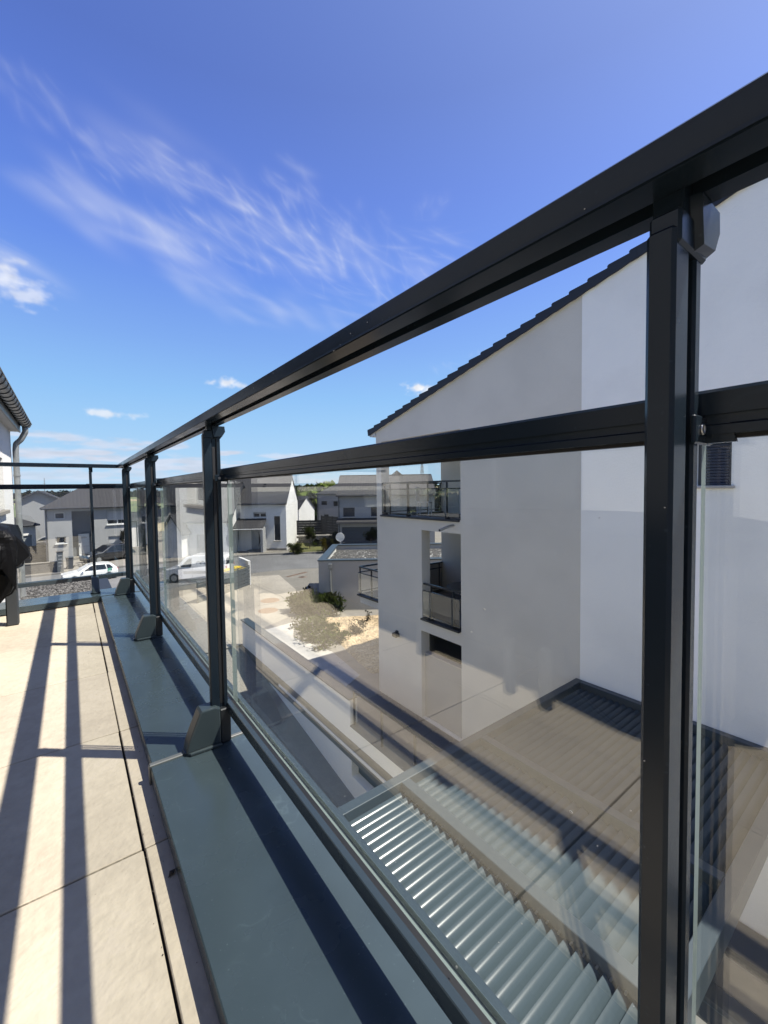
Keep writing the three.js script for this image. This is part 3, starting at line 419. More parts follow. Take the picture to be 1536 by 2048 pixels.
{ // things standing in the loggias
  const c = thing('garden_chair', 'white slatted garden chair standing in the top loggia of the apartment building', 'chair', [8.75, -.86, -9.55], .6);
  mesh('seat', BX(-.22, .22, .41, .44, -.21, .21, .008), M.white, c); for (let k = 0; k < 5; k++) mesh('backrest_slat', BX(-.2 + k * .085, -.145 + k * .085, .46, .86, -.225, -.2, .005), M.white, c); mesh('backrest_rail', BX(-.22, .22, .84, .9, -.235, -.19, .01), M.white, c);
  for (const [x, z] of [[-.19, -.18], [.19, -.18], [-.19, .18], [.19, .18]]) mesh('leg', BX(x - .018, x + .018, 0, .41, z - .018, z + .018, .003), M.white, c);
  const tb = thing('round_table', 'dark round table inside the middle loggia of the apartment building', 'table', [9.0, -3.57, -8.0]);
  mesh('tabletop', CY(.62, .62, .035, 0, .73, 0, 40), M.furniture, tb); mesh('pedestal', CY(.05, .04, .7, 0, .36, 0, 14), M.furniture, tb); mesh('base', CY(.26, .24, .03, 0, .015, 0, 24), M.furniture, tb);
}
// ---------------------------------------------------------------- foliage
function leaves(n, pick, size, seed, asp = .5) {   // n leaf-shaped quads; pick(r) gives [x, y, z]
  const r = RNG(seed), P = new Float32Array(n * 18), N = new Float32Array(n * 18), a = new THREE.Vector3(), b = new THREE.Vector3(), c = new THREE.Vector3(), nn = new THREE.Vector3(); let o = 0;
  for (let i = 0; i < n; i++) {
    const p = pick(r), s = size * (.6 + .8 * r()); a.set(r() - .5, r() * .9 - .25, r() - .5).normalize(); b.set(r() - .5, r() - .5, r() - .5).cross(a).normalize(); nn.crossVectors(a, b).normalize();
    c.set(...p); const t0 = c.clone().addScaledVector(a, s), l = c.clone().addScaledVector(a, s * .45).addScaledVector(b, s * asp * .5), q = c.clone().addScaledVector(a, s * .45).addScaledVector(b, -s * asp * .5);
    for (const v of [c, l, t0, c, t0, q]) { P[o] = v.x; P[o + 1] = v.y; P[o + 2] = v.z; N[o] = nn.x; N[o + 1] = nn.y; N[o + 2] = nn.z; o += 3; }
  }
  const g = new THREE.BufferGeometry(); g.setAttribute('position', new THREE.BufferAttribute(P, 3)); g.setAttribute('normal', new THREE.BufferAttribute(N, 3)); g.setAttribute('uv', new THREE.BufferAttribute(new Float32Array(n * 12), 2)); return g;
}
const clumpPick = (rx, ry, rz, k, seed) => { const r0 = RNG(seed), C = []; for (let i = 0; i < k; i++) { const a = r0() * 6.283, q = Math.sqrt(r0()); C.push([Math.cos(a) * rx * q * .8, (r0() * 1.5 - .7) * ry, Math.sin(a) * rz * q * .8, .25 + .35 * r0()]); } return (r) => { const c = C[Math.floor(r() * k)], u = r() * 2 - 1, a = r() * 6.283, q = Math.sqrt(1 - u * u), d = Math.pow(r(), .45) * c[3]; return [c[0] + q * Math.cos(a) * rx * d, c[1] + u * ry * d, c[2] + q * Math.sin(a) * rz * d]; }; };
function stems(n, h, spread, seed, rad = .006) { const r = RNG(seed), g = []; for (let i = 0; i < n; i++) { const a = r() * 6.283, s = spread * (.3 + .7 * r()), hh = h * (.6 + .4 * r()), x = (r() - .5) * spread * .5, z = (r() - .5) * spread * .5; g.push(TB([[x, 0, z], [x + Math.cos(a) * s * .4, hh * .55, z + Math.sin(a) * s * .4], [x + Math.cos(a) * s, hh, z + Math.sin(a) * s]], rad, 4, 4)); } return g; }
function bush(name, label, cat, pos, rx, ry, rz, n, size, m, seed, group) { const t = thing(name, label, cat, pos, 0, group); mesh('stem', stems(8, ry * 1.2, Math.min(rx, rz) * .6, seed + 1, .012), M.bark, t); const g = leaves(n, clumpPick(rx, ry, rz, 16, seed), size, seed + 2); g.translate(0, ry * .95, 0); mesh('foliage', g, m, t); return t; }
function tree(name, label, pos, trunkH, rx, ry, n, size, m, seed, trunkR = .05) { const t = thing(name, label, 'tree', pos); mesh('trunk', [CY(trunkR, trunkR * .6, trunkH + ry * .8, 0, (trunkH + ry * .8) / 2, 0, 8), TB([[0, trunkH, 0], [rx * .3, trunkH + ry * .6, rx * .1], [rx * .6, trunkH + ry * 1.1, rx * .2]], trunkR * .35, 6, 5), TB([[0, trunkH * .95, 0], [-rx * .3, trunkH + ry * .5, rx * .2], [-rx * .55, trunkH + ry, -rx * .2]], trunkR * .35, 6, 5)], M.bark, t); const g = leaves(n, clumpPick(rx, ry, rx, 22, seed), size, seed + 5); g.translate(0, trunkH + ry, 0); mesh('crown', g, m, t); return t; }

{
  const p = thing('potted_plant', 'leafy plant in a dark pot at the front of the middle loggia', 'potted plant', [8.55, -3.57, -10.05]);
  mesh('pot', [CY(.16, .21, .34, 0, .17, 0, 24), CY(.225, .225, .04, 0, .34, 0, 24)], M.pot, p); mesh('stem', stems(9, .6, .2, 5), M.bark, p).position.y = .32;
  const g = leaves(700, clumpPick(.32, .42, .32, 12, 6), .13, 9); g.translate(0, .8, 0); mesh('foliage', g, L.bright, p);
  const q = thing('flower_box', 'pale pink flowers behind the potted plant in the middle loggia', 'flowers', [8.75, -3.57, -10.2]);
  mesh('box', BX(-.3, .3, .0, .9, -.1, .08, .01), M.interior, q); const f = leaves(500, clumpPick(.35, .22, .12, 8, 61), .06, 62, .9); f.translate(0, 1.25, 0); mesh('flowers', f, leafMat([.55, .3, .3]), q); const f2 = leaves(400, clumpPick(.35, .25, .12, 8, 63), .1, 64); f2.translate(0, 1.1, 0); mesh('foliage', f2, L.olive, q);
}

// ================================================================ PERGOLA with tilting louvres
{
  const t = thing('pergola', 'light blue-grey aluminium pergola with rows of tilted louvres below the terrace', 'pergola');
  const yT = -3.60, yB = -3.86, z0 = -4.0, z1 = -.96, c = .006;
  const beam = (x0, x1, a, b) => mesh('beam', BX(x0, x1, yB, yT, a, b, c), M.perg, t);
  beam(2.08, NX - .03, z0, z0 + .13); beam(2.08, NX - .03, z1 - .13, z1);           // ends
  beam(2.08, 2.20, z0 + .131, z1 - .131); beam(NX - .15, NX - .03, z0 + .131, z1 - .131);
  beam(3.12, 3.25, z0 + .131, z1 - .131); beam(4.60, 4.72, z0 + .131, z1 - .131);
  for (const [x, z] of [[2.14, z0 + .065], [2.14, z1 - .065], [NX - .1, z0 + .065], [NX - .1, z1 - .065]]) mesh('post', BX(x - .055, x + .055, -6.3, yB - .002, z - .055, z + .055, .006), M.perg, t);
  // blade section: rounded upper edge, long flat wing, small lower lip
  const prof = [], arcR = .15, half = .50; for (let k = 0; k <= 16; k++) { const q = -half + 2 * half * k / 16; prof.push([arcR * Math.sin(q), arcR * (Math.cos(q) - Math.cos(half))]); } for (let k = 16; k >= 0; k--) { const q = -half + 2 * half * k / 16; prof.push([(arcR - .012 * Math.cos(q * 2.4)) * Math.sin(q), (arcR - .007 - .009 * Math.cos(q * 3)) * Math.cos(q) - arcR * Math.cos(half)]); }
  const n = 26, dz = (z1 - z0 - .42) / (n - 1);
  for (const [x0, x1] of [[2.20, 3.12], [3.25, 4.60], [4.72, NX - .15]]) for (let k = 0; k < n; k++) {
    const z = z0 + .21 + dz * k, g = smooth(prX(prof, x0 + .012, x1 - .012));
    const o = mesh('louvre', g, M.louvre, t); o.position.set(0, -3.745, z); o.rotation.x = .78 + rr(-.012, .012);
  }
  // pivot pins along the middle beam, ledge below them
  mesh('ledge', [BX(3.095, 3.119, -3.80, -3.77, z0 + .14, z1 - .14), BX(3.251, 3.27, -3.80, -3.77, z0 + .14, z1 - .14)], M.perg, t);
  for (let k = 0; k < n; k++) mesh('pivot_pin', CY(.009, .009, .03, 3.108, -3.70, z0 + .21 + dz * k, 8, 'x'), M.steel, t);
}

// ================================================================ COURTYARD, RAMP AND STREET
{
  // one ground sheet to the horizon with the ramp's pit left out; hills rise from it far away
  const xs = [], zs = []; void xs; void zs;
  const pit = [[.42, -17.0], [5.40, -17.0], [5.40, 2.0], [.42, 2.0]];
  const g = prY([[-60, -75], [75, -75], [75, 30], [-60, 30]], G - .5, G, [pit]); setting('ground', g, M.ground);
  const P = [], C = []; const nr = 60, na = 220; const r0 = 70, r1 = 2600;
  const hy = (r, a, x, z) => { const base = -6.6 - 7 * sstep(70, 160, r) + 0; const rise = sstep(180, 1500, r); const side = sstep(-.15, .5, x / (r + 1)); return base + rise * (9 + 13 * side + 6 * fbm(x / 500 + 9, z / 500 + 4, 3, 201)) - 3 * sstep(1500, 2600, r); };
  const pt = (i, j) => { const r = r0 * Math.pow(r1 / r0, i / nr), a = j / na * 6.2832, x = Math.cos(a) * r * 1.0, z = Math.sin(a) * r; return [x, hy(r, a, x, z), z]; };
  const col = (x, z) => { const f = fbm(x / 210 + 3, z / 90 + 8, 2, 211), h = Math.floor(f * 13); const v = hash(h, 5, 6); return v < .22 ? [.42, .34, .19] : v < .6 ? [.17, .20, .075] : v < .85 ? [.115, .15, .06] : [.24, .24, .11]; };
  for (let i = 0; i < nr; i++) for (let j = 0; j < na; j++) { const A = pt(i, j), B = pt(i + 1, j), D = pt(i, j + 1), E = pt(i + 1, j + 1); for (const tri of [[A, D, B], [B, D, E]]) { const m = [(tri[0][0] + tri[1][0] + tri[2][0]) / 3, (tri[0][2] + tri[1][2] + tri[2][2]) / 3]; void m; for (const v of tri) { P.push(...v); C.push(...col(v[0], v[2])); } } }
  let hg = new THREE.BufferGeometry(); hg.setAttribute('position', new THREE.Float32BufferAttribute(P, 3)); hg.setAttribute('color', new THREE.Float32BufferAttribute(C, 3)); const colr = hg.attributes.color; hg = fin(hg); hg.setAttribute('color', colr);
  setting('hills', hg, new THREE.MeshStandardMaterial({ vertexColors: true, roughness: 1, map: T.hillC }));
  globalThis.hillY = (x, z) => hy(Math.hypot(x, z), 0, x, z);
}
{
  setting('concrete_court', prY([[-1, -17.0], [5.85, -17.0], [5.85, -17.9], [9.0, -19.5], [11.2, -24.3], [12.2, -29.3], [9.9, -30.4], [4, -26.6], [-1, -24]], G - .1, G + .012), M.conc);
  const jt = setting('court_joint', [[9.53, -27.78, 9.8, -23.3], [6.4, -22.1, 9.6, -22.15], [9.3, -19.8, 9.8, -23.3]].map(([a, b, c, d]) => { const l = Math.hypot(c - a, d - b), gg = BX(0, l, G + .0125, G + .0145, -.012, .012); gg.rotateY(-Math.atan2(d - b, c - a)); gg.translate(a, 0, b); return fin(gg); }), M.bed); void jt;
  setting('pavement', prY([[5.85, -10.2], [14, -10.2], [14, -16.6], [9.0, -19.5], [5.85, -17.9]], G - .1, G + .008), M.pave);
  setting('road', prY([[-60, -31.5], [4, -29.5], [9.9, -31.5], [13.6, -31], [30, -22.5], [60, -3], [60, -14], [20.5, -36.2], [14.5, -39.4], [6, -41], [-60, -40]], G - .1, G + .006), M.asphalt);
  setting('kerb', [prY([[6, -41], [14.5, -39.4], [20.5, -36.2], [34, -27.3], [34, -27.6], [20.6, -36.5], [14.6, -39.7], [6, -41.3]], G, G + .13), prY([[-60, -40], [6, -41], [6, -41.25], [-60, -40.25]], G, G + .13)], M.kerb);
  const man = (x, z, rx, rz, label) => { const t = thing('manhole_cover', label, 'manhole cover', [x, G + .012, z]); const a = new THREE.CylinderGeometry(1, 1, .012, 40); a.scale(rx, 1, rz); mesh('cover', fin(a, true), M.manhole, t); const r = new THREE.TorusGeometry(1, .03, 6, 40); r.rotateX(Math.PI / 2); r.scale(rx * 1.03, .3, rz * 1.03); mesh('ring', fin(r, true), M.rust, t); };
  man(8.92, -22.81, .5, .5, 'rusty round manhole cover in the concrete court, the one farther from the low wall'); man(8.06, -20.94, .48, .48, 'rusty round manhole cover in the concrete court, the one nearer the low wall');
  const gr = thing('drain_grate', 'long narrow drain grate in the road near the garage corner', 'drain', [13.3, G + .008, -28.6], .35); mesh('frame', BX(-1.0, 1.0, 0, .012, -.13, .13), M.rust, gr); for (let k = 0; k < 20; k++) mesh('bar', BX(-.95 + k * .098, -.91 + k * .098, .012, .018, -.1, .1), M.rubber, gr);
  const gr2 = thing('drain_grate', 'small square drain grate in the road beside the long one', 'drain', [13.2, G + .008, -27.46], .35); mesh('frame', BX(-.22, .22, 0, .012, -.22, .22), M.rust, gr2); for (let k = 0; k < 5; k++) mesh('bar', BX(-.18 + k * .075, -.14 + k * .075, .012, .018, -.18, .18), M.rubber, gr2);
  // ramp into the basement
  setting('ramp', prX([[-17.2, G - .02], [-8.4, -7.75], [2.2, -8.7], [2.2, -9.2], [-17.2, -9.2]], .40, 5.44), M.concRamp);
  // low wall between ramp and garden
  const t = thing('retaining_wall', 'long low white wall with blue-grey metal coping beside the sunken ramp', 'wall');
  mesh('wall', [prX([[-16.9, -9.4], [2.0, -9.4], [2.0, -5.93], [-8.72, -5.93], [-8.72, -5.27], [-16.9, -5.27]], 5.41, 5.62, [rect(-8.70, -6.2, -7.22, -6.62)])], M.wallCream, t); mesh('ledge', [BX(5.375, 5.409, -6.60, -6.52, -13.2, 2.0, .004)], M.wallCream, t); mesh('recess', BX(5.66, 5.70, -7.3, -6.5, -8.9, -6.0), M.doorD, t);
  mesh('coping', [BX(5.36, 5.67, -5.27, -5.225, -16.95, -8.70, .004)], M.copingFar, t); mesh('coping', [BX(5.38, 5.65, -5.93, -5.90, -8.699, 2.0, .004)], M.copingEdge, t);
  const b = thing('ramp_railing', 'grey post-and-glass railing standing on the lowered part of the white wall beside the ramp', 'railing');
  mesh('top_rail', BX(5.47, 5.53, -5.07, -5.03, -8.69, 1.9, .004), M.rail, b);
  for (let z = -8.66; z < 1.9; z += 1.15) mesh('post', BX(5.475, 5.525, -5.899, -5.071, z - .02, z + .02, .003), M.rail, b);
  for (let z = -8.66; z < .7; z += 1.15) { const q = paneX(5.50, -5.82, -5.12, z + .03, z + 1.12, b, .008); q.name = 'glass_pane'; }
}
{ // planted strip, white gravel and bare ochre soil
  const flat = (pts, y, n, amp, seed) => { const g = prY(pts, y - .1, y); void n; void amp; void seed; return g; };
  const wg = setting('white_gravel', flat([[5.64, -10.6], [7.6, -11.6], [7.9, -14.0], [7.4, -16.4], [8.3, -18.3], [6.2, -18.0], [5.64, -16.9]], G + .022), M.gravelW, 'stuff'); void wg;
  // heaped soil as a bumpy patch
  const N = 60, P = [], hh = (x, z) => G + .03 + .10 * fbm(x * 1.1, z * 1.1, 4, 221) + .08 * fbm(x * 5, z * 5, 3, 223); for (let i = 0; i < N; i++) for (let j = 0; j < N; j++) { const f = (a, b) => { const u = a / N, v = b / N, x = lerp(lerp(7.7, 9.2, v), lerp(14, 13.6, v), u), z = lerp(lerp(-11.2, -18.4, v), lerp(-10.4, -15.8, v), u); const e = sstep(0, .08, Math.min(u, v, 1 - u, 1 - v)); return [x, lerp(G - .05, hh(x, z), e), z]; }; const A = f(i, j), B = f(i + 1, j), C = f(i, j + 1), D = f(i + 1, j + 1); P.push(A, C, B, B, C, D); }
  let g = new THREE.BufferGeometry(); g.setAttribute('position', new THREE.Float32BufferAttribute(P.flat(), 3)); g = fin(g); setting('bare_soil', g, M.soil, 'stuff');
  const tp = setting('garden_terrace', BX(5.64, NX - .04, G - .1, G + .01, -10.1, 2), M.bed); let k = 0;
  for (let z = -10.1; z < 1.9; z += .605) for (let x = 5.65; x < 7.4; x += .605) mesh('paving_stone', BX(x, Math.min(x + .595, NX - .05), G + .008, G + .03 + rr(0, .003), z, z + .595, .003), (k++ + Math.floor(R() * 2)) % 2 ? M.slate : M.slate2, tp);
  // shrubs: low green row by the garage, wispy pale plants toward the wall
  const row = [[9.25, -20.0, .62], [9.65, -19.4, .66], [10.0, -18.75, .64], [10.3, -18.1, .6], [9.2, -18.9, .5]];
  const where = ['at the left end of the row by the garage corner', 'second from the left in the row before the garage', 'in the middle of the row before the garage', 'at the right end of the row below the downpipe', 'standing in front of the garage row'];
  row.forEach(([x, z, s], i) => bush('garden_shrub', `green leafy shrub ${where[i]}`, 'shrub', [x, G, z], s, .46 + .08 * (i % 2), s, 800, .18, [L.bright, L.green][i % 2], 300 + i * 7, 'shrubs before the garage'));
  const pale = [[8.2, -17.2, .5, .28], [8.7, -16.6, .45, .26], [8.0, -16.2, .5, .3], [8.9, -15.9, .42, .26], [8.3, -15.2, .5, .28], [9.2, -17.3, .42, .26], [7.75, -15.4, .4, .26], [8.75, -14.7, .36, .24], [7.9, -14.4, .4, .24]];
  pale.forEach(([x, z, s, h], i) => { const t = bush('pale_shrub', `thin pale shrub, ${['first', 'second', 'third', 'fourth', 'fifth', 'sixth', 'seventh', 'eighth', 'ninth'][[0, 2, 3, 4, 6, 1, 5, 7, 8][i]]} from the garage in the strip beside the ochre soil`, 'shrub', [x, G, z], s * 1.15, h, s * 1.15, 210, .15, i % 3 ? L.pale : L.bright, 400 + i * 11, 'pale shrubs of the planted strip'); void t; });
  bush('dark_shrub', 'small purple-brown shrub growing out of the ochre soil', 'shrub', [9.75, G, -14.9], .5, .32, .45, 620, .085, L.purple, 511);
  bush('dark_shrub', 'single tiny dark sprig on the ochre soil near the garage wall', 'shrub', [11.0, G, -16.0], .16, .3, .16, 120, .07, L.dark, 531);
}
// ---------------------------------------------------------------- garage block with gravelled roof
{
  const w = 12, d = 6.2, phi = 37 * Math.PI / 180, A = [9.85, -19.05];
  const t = thing('garage_block', 'low grey rendered garage block with metal coping and a gravelled flat roof', 'garage', [A[0] + .35, 0, A[1] - .25], -phi);
  mesh('wall', [BX(0, w, G, -3.72, -.25, 0), BX(0, .25, G, -3.72, -d, -.25), BX(w - .25, w, G, -3.72, -d, -.25), BX(.25, w - .25, G, -3.72, -d, -d + .25), BX(.25, w - .25, -4.2, -4.02, -d + .25, -.25)], M.wallGarage, t);
  mesh('coping', [BX(-.05, w + .05, -3.72, -3.66, -.34, .05, .006), BX(-.05, w + .05, -3.72, -3.66, -d - .05, -d + .34, .006), BX(-.05, .36, -3.72, -3.66, -d + .341, -.341, .006), BX(w - .36, w + .05, -3.72, -3.66, -d + .341, -.341, .006)], M.copingFar, t);
  const dp = mesh('downpipe', [CY(.045, .045, 2.3, .62, -5.1, .06, 14), BX(.52, .72, -4.1, -3.85, .0, .14, .01)], M.zinc, t); for (const y of [-4.4, -5.6]) mesh('downpipe_collar', CY(.052, .052, .03, .62, y, .06, 14), M.zinc, dp);
  const one = new THREE.IcosahedronGeometry(.035, 0), N = 14000, im = new THREE.InstancedMesh(one, M.gravel, N), m4 = new THREE.Matrix4(), q = new THREE.Quaternion(), e = new THREE.Euler(), c = new THREE.Color();
  for (let i = 0; i < N; i++) { e.set(rr(0, 6), rr(0, 6), rr(0, 6)); q.setFromEuler(e); const s = rr(.6, 1.2); m4.compose(new THREE.Vector3(rr(.3, w - .3), -4.01 + rr(0, .015), rr(-d + .3, -.3)), q, new THREE.Vector3(s, s * .7, s)); im.setMatrixAt(i, m4); const k = rr(.6, 1.7); im.setColorAt(i, c.setRGB(k, k * .98, k * .94)); }
  im.name = 'gravel'; im.userData.kind = 'stuff'; t.add(im);
  // round pale traffic mirror on its post behind the block
  const s = spot(679, 33.5), r = thing('round_mirror', 'round pale mirror on a post standing behind the garage roof', 'mirror', [s[0], G, s[1]], -phi);
  mesh('post', CY(.035, .035, 2.6, 0, 1.3, -.06, 12), M.steel, r); mesh('disc', CY(.33, .33, .03, 0, 2.45, 0, 36, 'z'), mat([.55, .58, .6], .12, { metalness: .3 }), r); const ring = new THREE.TorusGeometry(.33, .022, 8, 40); ring.translate(0, 2.45, .012); mesh('rim', fin(ring, true), M.frameW, r);
}

// ================================================================ HOUSES OF THE STREET
function house(name, label, { at, y = G, phi = 0, w, d, h, roof = 'gable', rise, wall = M.wallPale, roofM = M.roofTile, over = .4, side = .25, front = [], right = [], extra }) {
  const t = thing(name, label, 'house', [at[0], y, at[1]], -phi), hx = w / 2;
  const hole = (o) => rect(o.x, o.x + o.w, o.y, o.y + o.h);
  const fr = roof === 'gableZ' ? [[0, 0], [w, 0], [w, h], [hx, h + rise], [0, h]] : rect(0, w, 0, h);
  const side2 = roof === 'gable' ? [[0, 0], [0, h], [-d / 2, h + rise], [-d, h], [-d, 0]] : [[0, 0], [0, h], [-d, h], [-d, 0]];
  const inz = (pts, k) => pts.map(([z, yy]) => [lerp(-d / 2, z, k), yy]); void inz;
  mesh('wall', [prZ(fr, -.28, 0, front.filter((o) => !o.flat).map(hole)), prX(side2.map(([z, yy]) => [z === 0 ? -.28 : z, yy]), 0, .28), prX(side2.map(([z, yy]) => [z === 0 ? -.28 : z, yy]), w - .28, w, right.map((o) => rect(o.x, o.x + o.w, o.y, o.y + o.h))), BX(.28, w - .28, 0, h, -d, -d + .28)], wall, t);
  const th = .16; let rf;
  if (roof === 'gable') { const p = rise / (d / 2), zf = over, yf = h - over * p; rf = mesh('roof', [prX([[zf, yf], [-d / 2, h + rise], [-d - over, h - over * p], [-d - over, h - over * p + th], [-d / 2, h + rise + th], [zf, yf + th]], -side, w + side)], roofM, t); mesh('verge', [prX([[zf, yf - .05], [-d / 2, h + rise - .05], [-d / 2, h + rise + th + .03], [zf, yf + th + .03]], w + side, w + side + .05), prX([[zf, yf - .05], [-d / 2, h + rise - .05], [-d / 2, h + rise + th + .03], [zf, yf + th + .03]], -side - .05, -side)], M.roofDark, rf); mesh('ridge_tile', BX(-side, w + side, h + rise + th - .02, h + rise + th + .07, -d / 2 - .12, -d / 2 + .12, .04), roofM, rf); }
  else if (roof === 'gableZ') { const p = rise / hx; rf = mesh('roof', [prZ([[-side, h - side * p], [hx, h + rise], [w + side, h - side * p], [w + side, h - side * p + th], [hx, h + rise + th], [-side, h - side * p + th]], -d - over, over)], roofM, t); mesh('verge', prZ([[-side - .02, h - side * p - .05], [hx, h + rise - .03], [w + side + .02, h - side * p - .05], [w + side + .02, h - side * p + th + .03], [hx, h + rise + th + .04], [-side - .02, h - side * p + th + .03]], over, over + .05), M.roofDark, rf); }
  else { const q = Math.min(d / 2, w / 2) * .72, e = over; const A = [[-e, h], [w + e, h]].flatMap(([x, yy]) => [[x, yy, e], [x, yy, -d - e], [x, yy + .12, e], [x, yy + .12, -d - e]]); rf = mesh('roof', HULL([...A, [q, h + rise, -d / 2], [w - q, h + rise, -d / 2]]), roofM, t); mesh('ridge_tile', [BX(q, w - q, h + rise - .05, h + rise + .06, -d / 2 - .12, -d / 2 + .12, .04)], roofM, rf); }
  if (roof !== 'gableZ') { const yy = roof === 'gable' ? h - over * (rise / (d / 2)) : h; mesh('gutter', BX(-side, w + side, yy - .05, yy + .11, over, over + .13, .04), M.roofDark, t); mesh('downpipe', [CY(.05, .05, yy - .1, .12, yy / 2, .06, 10), TB([[.12, yy - .15, .06], [.12, yy - .05, over * .5], [.12, yy, over + .05]], .05, 6, 8)], M.frameD, t); }
  const put = (o, parent, zf) => {
    const { x, y: b, w: ww, h: hh } = o, f = o.dark ? M.frameD : M.frameW, z = zf - .16, c = .07;
    if (o.t === 'recess') { mesh('recess', [BX(x, x + ww, b, b + hh, z - 1.0, z - .9), BX(x - .1, x, b, b + hh, z - .9, -.28), BX(x + ww, x + ww + .1, b, b + hh, z - .9, -.28), BX(x, x + ww, b + hh, b + hh + .1, z - .9, -.28)], o.m || M.wallGrey, parent); return; }
    if (o.t === 'door') { const dr = mesh('door', BX(x, x + ww, b, b + hh, z - (o.back || 0) - .06, z - (o.back || 0), .01), o.m || M.frameW, parent); if (o.arc) { const pts = []; for (let k = 0; k <= 10; k++) { const a = k / 10, s = .12 * ww + .16 * ww * Math.sin(a * 3.14); pts.push([x + ww * .62 + s, b + hh * (.12 + .76 * a)]); } for (let k = 10; k >= 0; k--) { const a = k / 10, s = .12 * ww + .02 * ww * Math.sin(a * 3.14); pts.push([x + ww * .62 + s, b + hh * (.12 + .76 * a)]); } mesh('pane', prZ(pts, z - (o.back || 0), z - (o.back || 0) + .01), M.pane, dr); } if (o.fan) { const pts = []; for (let k = 0; k <= 10; k++) { const a = k / 10 * Math.PI; pts.push([x + ww / 2 + Math.cos(a) * ww * .28, b + hh * .80 + Math.sin(a) * .18]); } mesh('pane', prZ(pts, z - (o.back || 0), z - (o.back || 0) + .01), M.tan, dr); mesh('moulding', [BX(x + .1, x + ww - .1, b + .9, b + .93, z - (o.back || 0), z - (o.back || 0) + .015)], M.shutter, dr); } mesh('handle', BX(x + .07, x + .11, b + 1.0, b + 1.15, z - (o.back || 0), z - (o.back || 0) + .06, .01), M.steel, dr); return; }
    if (o.t === 'garage') { const gd = mesh('garage_door', BX(x, x + ww, b, b + hh, z - .07, z - .02), o.m || M.doorD, parent); for (let k = 0; k < 5; k++) mesh('panel', BX(x + .02, x + ww - .02, b + hh * k / 5 + .015, b + hh * (k + 1) / 5 - .015, z - .02, z + .005, .01), o.m || M.doorD, gd); return; }
    const win = mesh('window', [BX(x, x + c, b, b + hh, z - .06, z), BX(x + ww - c, x + ww, b, b + hh, z - .06, z), BX(x + c, x + ww - c, b, b + c, z - .06, z), BX(x + c, x + ww - c, b + hh - c, b + hh, z - .06, z), ...(ww > 1.3 && !o.single ? [BX(x + ww / 2 - .05, x + ww / 2 + .05, b + c, b + hh - c, z - .055, z - .002)] : [])], f, parent);
    mesh('pane', BX(x + c, x + ww - c, b + c, b + hh - c, z - .045, z - .03), M.pane, win);
    if (o.s) { const n = Math.max(2, Math.round(hh * o.s / .12)), sh = []; for (let k = 0; k < n; k++) sh.push(BX(x + .02, x + ww - .02, b + hh - hh * o.s * (k + 1) / n + .008, b + hh - hh * o.s * k / n, z + .004, z + .03)); mesh('shutter', sh, o.sm || M.shutter, win); }
    if (!o.nosill) mesh('sill', BX(x - .08, x + ww + .08, b - .08, b - .001, zf - .18, zf + .13, .01), o.dark ? M.tan : M.frameW, win);
  };
  front.forEach((o) => put(o, t, 0));
  if (extra) extra(t, put);
  return t;
}
// left house with the two-storey grey recess, front parallel to the far railing
house('street_house', 'two-storey pale house with hipped tile roof, tall grey recess around its white door', {
  at: [-1.93, -49.1], w: 10.4, d: 9.2, h: 4.86, roof: 'hip', rise: 2.35, over: .32, roofM: M.roofTile,
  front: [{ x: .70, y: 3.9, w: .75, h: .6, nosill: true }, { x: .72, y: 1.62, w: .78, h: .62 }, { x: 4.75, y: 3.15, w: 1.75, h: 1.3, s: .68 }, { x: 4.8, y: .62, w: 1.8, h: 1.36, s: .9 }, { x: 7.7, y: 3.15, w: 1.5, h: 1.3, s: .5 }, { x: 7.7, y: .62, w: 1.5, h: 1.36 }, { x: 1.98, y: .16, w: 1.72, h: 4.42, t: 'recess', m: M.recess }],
  extra: (t, put) => { put({ t: 'door', x: 2.42, y: .17, w: .88, h: 2.15, back: .74, fan: true }, t, 0); mesh('step', BX(1.98, 3.70, 0, .16, -1.0, .1, .01), M.stone, t); mesh('wall_lamp', BX(3.4, 3.5, 2.05, 2.25, -.90, -.78, .02), M.rubber, t); },
});
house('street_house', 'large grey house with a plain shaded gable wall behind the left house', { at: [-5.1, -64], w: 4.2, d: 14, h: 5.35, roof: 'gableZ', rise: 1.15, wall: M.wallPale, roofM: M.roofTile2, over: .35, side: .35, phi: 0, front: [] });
house('small_garage', 'small white garage with dark hipped roof and grey door, left of the street', { at: [-5.35, -55.6], phi: -.45, w: 2.6, d: 4.5, h: 3.0, roof: 'hip', rise: .9, wall: M.white, over: .3, roofM: M.roofTile2, front: [{ x: .95, y: .0, w: 1.35, h: 2.0, t: 'garage', m: M.doorG }] });
// houses seen through the second and third panes
house('street_house', 'narrow white house with grey gable and dark roof behind the red post', { at: spot(262, 50), phi: .95, w: 4.6, d: 7, h: 5.2, roof: 'gable', rise: 2.6, wall: M.white, roofM: M.roofTile2, front: [{ x: 1.2, y: 3.2, w: 1.2, h: 1.1, s: .4 }, { x: 1.4, y: .7, w: 1.2, h: 1.3 }] });
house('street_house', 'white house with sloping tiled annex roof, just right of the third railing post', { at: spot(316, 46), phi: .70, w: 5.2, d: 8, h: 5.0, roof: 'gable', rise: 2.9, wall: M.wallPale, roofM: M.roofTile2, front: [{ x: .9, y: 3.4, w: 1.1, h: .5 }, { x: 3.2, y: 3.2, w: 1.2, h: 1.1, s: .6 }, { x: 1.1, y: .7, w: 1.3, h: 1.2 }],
  extra: (t) => { mesh('annex_wall', prX([[0, 0], [0, 2.3], [2.6, 1.6], [2.6, 0]], .2, 3.2), M.wallGrey, t); mesh('annex_roof', prX([[0, 2.9], [2.8, 1.6], [2.8, 1.72], [0, 3.02]], .0, 3.4), M.roofTile2, t); } });
